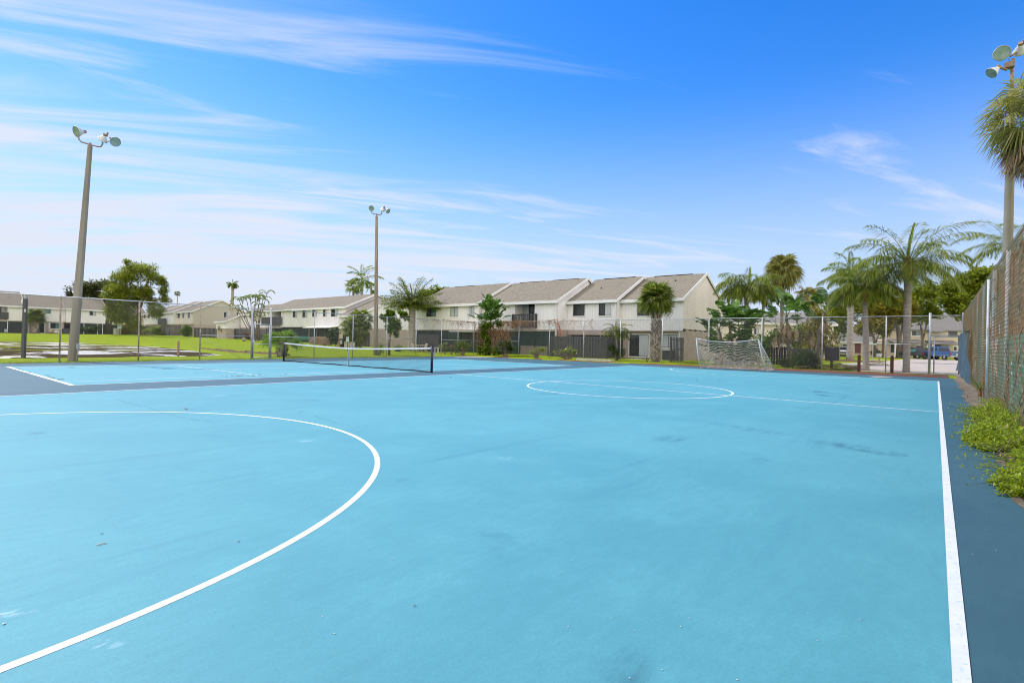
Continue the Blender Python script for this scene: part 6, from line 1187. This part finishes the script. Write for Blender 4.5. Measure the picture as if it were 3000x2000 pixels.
# tall dark fence post with a white label at the pond, wooden stakes
P = gp(68, 1049.5); P[2] = -.02; d_ = float((P-CAM) @ _F0); T = ad(74.5, 875, d_)-P; dp = thing('old_post', 'dark square timber post with a white label standing at the pond edge', 'post', P)
MB().bar((0, 0, -.3), T, .145, .145, RIGHT).build('post', m_char, dp); MB().bar(T, T+np.array((0, 0, .22)), .09, .09, RIGHT).build('cap', m_bluebox, dp); c_ = ad(73.5, 910, d_-.09)-P; MB().bar(c_-np.array((0, 0, .07)), c_+np.array((0, 0, .09)), .085, .012, RIGHT).build('label_plate', m_trim, dp)
MB().tube([T*.9+RIGHT*-.06, T*.92-RIGHT*.14, T*.93-RIGHT*.14], .03, 6).lathe([(.02, -.1), (.07, -.05), (.07, .10), (.03, .14)], T*.94-RIGHT*.14, (0, 0, 1), 10).build('lantern', m_trim, dp)
P = gp(522, 1044, WATER_Z); d_ = float((P-CAM) @ _F0); st = thing('wooden_stake', 'single rotten wooden stake at the right end of the pond', 'stake', P); MB().bar((0, 0, -.3), ad(523, 999, d_)-P, .11, .09, RIGHT).build('stake', m_wood, st)
# sabal palm in front of the house across the pond
q = ad(104, 925, 103); g_ = stand(102, 103); fan_palm('cabbage_palm', 'small cabbage palm in front of the terrace across the pond', g_, q[2]-.1, .62, .50, 26, 1.35, m_sabal, 91, Lp=.9, boots=True, bootz=.8, parts=False, el=(-.5, 1.45), thin=.06)
# garden things outside the far porch
for lab, px, d, m_, sc in (('round pale urn outside the far house wall', 164, 105, m_plastic, .5), ('small white urn beside the round pale urn', 175, 105, m_trim, .35), ('stout clay pot left of the far window', 147, 105, m_low, .65)):
    P = stand(px, d); o = thing('garden_pot', lab, 'pot', P); MB().lathe([(.3*sc, 0), (.9*sc, .5*sc), (.85*sc, 1.1*sc), (.6*sc, 1.4*sc), (.75*sc, 1.5*sc), (.5*sc, 1.45*sc)], (0, 0, 0), (0, 0, 1), 14).build('bowl', m_, o, True)
# black low fence boards left of the board
board_fence('f', 'low black board fence under the palms right of the goal', gp(2242, 1066.5), gp(2312, 1071), 1.45, gap=False, group='low black fences under the palms', mat=m_black)
board_fence('f', 'shorter low black fence behind the leaning paddle plant', gp(2314, 1068), gp(2380, 1069), 1.35, gap=False, group='low black fences under the palms', mat=m_black)
# orange white barricade seen through the goal net
P = ad(2195, 1062, 40.5); P[2] = 0; br_ = thing('barricade', 'orange and white traffic barricade half hidden behind the goal net', 'barricade', P, -YAW); MB().box(-.75, .75, -.02, .02, 1.1, 1.36).build('board', m_orange, br_)
for x in (-.6, .6): MB().bar((x, -.25, 0), (x, 0, 1.4), .08).bar((x, .25, 0), (x, 0, 1.38), .08).build('leg', m_trim, br_)
# pile of cut palm fronds
b = MB(); R = np.random.RandomState(33); base = gp(2450, 1083)
for k in range(34):
    p = base+np.array((R.uniform(-.6, 1.2), R.uniform(-1.6, 1.5), R.uniform(.02, .35))); feather(b, p, R.uniform(0, 6.28), R.uniform(-.1, .35), R.uniform(1.0, 1.8), .5, R, 22, .35, .02, .3, .02)
o = b.build('cut_fronds', [m_drygreen, m_dry]); tag(o, 'heap of cut dry palm fronds at the foot of the black board', 'frond heap')
# red mulch ring round the royal palm
P = gp(2489, 1058); th = np.linspace(0, 2*math.pi, 40); b = MB(); rr_ = 2.6+.25*np.sin(th*5)+.2*np.cos(th*7); V = np.stack([P[0]+rr_*np.cos(th)*1.1, P[1]+rr_*np.sin(th)*1.3, np.full(40, .05)], 1); b.add(np.concatenate([V[:-1], [[P[0], P[1], .18]]]), [(i, (i+1) % 39, 39) for i in range(39)]); tag(b.build('mulch_ring', m_mulch), kind='structure')
# ---------------- vehicles
def wheels(root, xs, ys, r=.37, w=.24):
    for x in xs:
        for y in ys:
            s = 1 if x > 0 else -1; o = MB().lathe([(r*.6, -w/2), (r*.95, -w/2), (r, -w/4), (r, w/4), (r*.95, w/2), (r*.6, w/2)], (x, y, r), (s, 0, 0), 20).build('wheel', m_rubber, root, True); MB().lathe([(.02, w*.40), (r*.3, w*.42), (r*.62, w*.38), (r*.62, 0)], (x, y, r), (s, 0, 0), 14).build('rim', m_chrome, o, True)
def taper(b, z0, z1, a, c, mi=0):
    """a, c: (x half, y0, y1) at the bottom and the top"""
    V = [(s*h, y, z) for z, (h, y0, y1) in ((z0, a), (z1, c)) for s, y in ((-1, y0), (1, y0), (1, y1), (-1, y1))]
    b.add(V, np.array([(3, 2, 1, 0), (4, 5, 6, 7), (0, 1, 5, 4), (1, 2, 6, 5), (2, 3, 7, 6), (3, 0, 4, 7)]), mi)
def pickup(label, P, rz, paint, bed=True, h=1.9):
    """rear towards -y"""
    r = thing('pickup_truck' if bed else 'car', label, 'pickup truck' if bed else 'car', P, rz, group='vehicles in the parking area'); b = MB()
    taper(b, .48, .72, (.92, -2.62, 2.65), (.97, -2.65, 2.70)); taper(b, .72, 1.15, (.97, -2.65, 2.70), (.94, -2.63, 2.55))
    taper(b, 1.15, 1.78, (.90, -.55 if bed else -2.55, 1.45), (.76, -.35 if bed else -2.2, .65)); taper(b, 1.78, 1.86, (.76, -.35 if bed else -2.2, .65), (.66, -.2 if bed else -2.0, .5)); o = b.build('body', paint, r)
    if bed: MB().box(-.80, .80, -2.55, -.62, 1.152, 1.158).build('bed_cover', m_black, r)
    y0, y1 = (-.56, -.37) if bed else (-2.56, -2.22)
    MB().add([(-.76, y0-.006, 1.22), (.76, y0-.006, 1.22), (.64, y1+.0, 1.70), (-.64, y1+.0, 1.70)], [(0, 1, 2, 3)]).add([(-.76, 1.37, 1.22), (.76, 1.37, 1.22), (.66, .78, 1.72), (-.66, .78, 1.72)], [(3, 2, 1, 0)]).build('windscreen', m_glass, r)
    for s in (-1, 1):
        MB().add([(s*.895, y0+.12, 1.22), (s*.895, 1.1, 1.22), (s*.795, .62, 1.68), (s*.795, y1+.1, 1.68)], [(0, 1, 2, 3) if s < 0 else (3, 2, 1, 0)]).build('side_window', m_glass, r)
        MB().box(s*.84-.09, s*.84+.09, -2.68, -2.60, .78, 1.12).build('tail_light', m_tail, r); MB().box(s*.72-.16, s*.72+.16, 2.66, 2.73, .78, .96).build('headlight', m_head, r)
        MB().box(s*1.04-.10, s*1.04+.10, .72, .80, 1.18, 1.36).bar((s*.9, .76, 1.22), (s*1.0, .76, 1.25), .05).build('wing_mirror', m_black, r)
    MB().box(-.92, .92, -2.76, -2.66, .46, .64).build('bumper', m_chrome if paint is m_bluecar else m_black, r); MB().box(-.92, .92, 2.70, 2.80, .46, .66).build('bumper', m_chrome, r); MB().box(-.16, .16, -2.69, -2.655, .72, .86).build('licence_plate', m_plate, r); MB().box(-.5, .5, 2.70, 2.74, .68, .92).build('grille', m_black, r)
    wheels(r, (-.84, .84), (-1.65, 1.75)); return r
P = ad(2756.5, 1053.5, 79); P[2] = .04; o = pickup('bright blue pickup truck parked with its tail towards the gate', P, -YAW+.02, m_bluecar); o.scale = (1.12, 1.05, 1.1)
P = ad(2686, 1051, 83); P[2] = .04; o = pickup('black pickup truck parked beside the palm with a teal box in its bed', P, -YAW-.10, m_blackcar); o.scale = (1.12, 1.05, 1.0)
q = ad(2671, 1026, 82.3); tb_ = MB().box(-.38, .38, -.3, .3, .02, .40).box(-.41, .41, -.33, .33, .40, .46).build('teal_bin', M('teal_plastic', (.05, .26, .24), (.04, .21, .20), 5, .5), loc=(q[0], q[1], q[2]-.25)); tag(tb_, 'teal plastic box riding on the black pickup truck', 'box')
tb_.rotation_euler = (0, 0, -YAW)
P = ad(2474, 1036, 92); P[2] = .0; o = pickup('silver suv facing the lawn beside the tan house', P, -YAW+2.5, m_silver, bed=False)
# ---------------- dry leaves and pebbles on the courts
rr = random.Random(44); b = MB(); b.add([(-.07, 0, .002), (-.02, -.035, .014), (.05, -.02, .02), (.08, .01, .006), (.03, .03, .018), (-.03, .035, .010)], [(0, 1, 4, 5), (1, 2, 3, 4)]); leaf0 = b.build('dry_leaf', M('dry_leaf_brown', (.20, .13, .07), (.13, .085, .05), 6, .8)); tag(leaf0, 'small dry brown leaf lying on the pale blue courts', 'leaf', group='dry leaves on the courts')
LP = [(57, 1080), (200, 1074), (206, 1076), (211, 1077.5), (60, 1084), (82, 1092), (85, 1093), (137, 1099), (141, 1101), (153, 1107), (158, 1106), (175, 1111), (178, 1111), (455, 1077), (448, 1077), (482, 1081), (735, 1070), (573, 1092), (652, 1102), (662, 1103), (680, 1102), (700, 1102), (708, 1101), (729, 1101), (743, 1100), (760, 1098), (780, 1098), (815, 1096), (835, 1096), (543, 1198), (298, 1561), (1215, 1772), (2045, 1115), (1221, 1067), (2684, 1142), (2860, 1257), (2840, 1372), (2903, 1385), (700, 1584), (2110, 1115), (1320, 1105)]
for i, (x, y) in enumerate(LP):
    p = gp(x+rr.uniform(-2, 2), y, .009); o = leaf0 if i == 0 else dup(leaf0); o.location = tuple(p); o.rotation_euler = (0, 0, rr.uniform(0, 6.28)); s = rr.uniform(.7, 1.5) if y < 1200 else rr.uniform(.10, .2); o.scale = (s, s, s)
b = MB(); R = np.random.RandomState(3); b.lathe([(.0, 0), (.6, .15), (1, .55), (.7, .95), (.0, 1.1)], (0, 0, 0), (0, 0, 1), 7); peb = b.build('pebble', M('pebble_stone', (.70, .68, .64), (.55, .52, .48), 40, .8), smooth=True); tag(peb, 'tiny pale pebble lying on the blue court', 'pebble', group='pebbles on the courts')
PB = [(12, 1827), (2018, 1808), (1860, 1845), (1792, 1810), (1995, 1835), (868, 1508), (868, 1684), (1153, 1636), (830, 1685), (945, 1805), (980, 1855), (3, 1800), (1665, 1835), (2520, 1815), (2365, 1795), (2680, 1490), (2870, 1310), (2890, 1315), (2810, 1345), (2832, 1385), (2880, 1410), (2845, 1500), (2915, 1470), (2905, 1360), (2895, 1362), (2650, 1775), (2395, 1875), (1845, 1985), (1940, 1960), (2160, 1990), (340, 1543), (1675, 1640)]
for i in range(16): PB.append((2800+rr.uniform(0, 130), 1180+rr.uniform(0, 460)))
for i in range(12): PB.append((2838+rr.uniform(0, 60), 1278+rr.uniform(0, 40)))
for i, (x, y) in enumerate(PB):
    p = gp(x, y, .006); o = peb if i == 0 else dup(peb); s = rr.uniform(.002, .004) if i > 0 else .007; o.location = tuple(p); o.scale = (s*rr.uniform(.8, 1.4), s, s*.7); o.rotation_euler = (0, 0, rr.uniform(0, 6.28))
tw = MB().tube([(-.025, 0, .004), (0, .003, .006), (.03, -.002, .004)], [.003, .004, .0025], 6).build('twig', m_plastic, loc=tuple(gp(297, 1594, .006))); tag(tw, 'short pale broken twig lying inside the near half circle', 'twig')
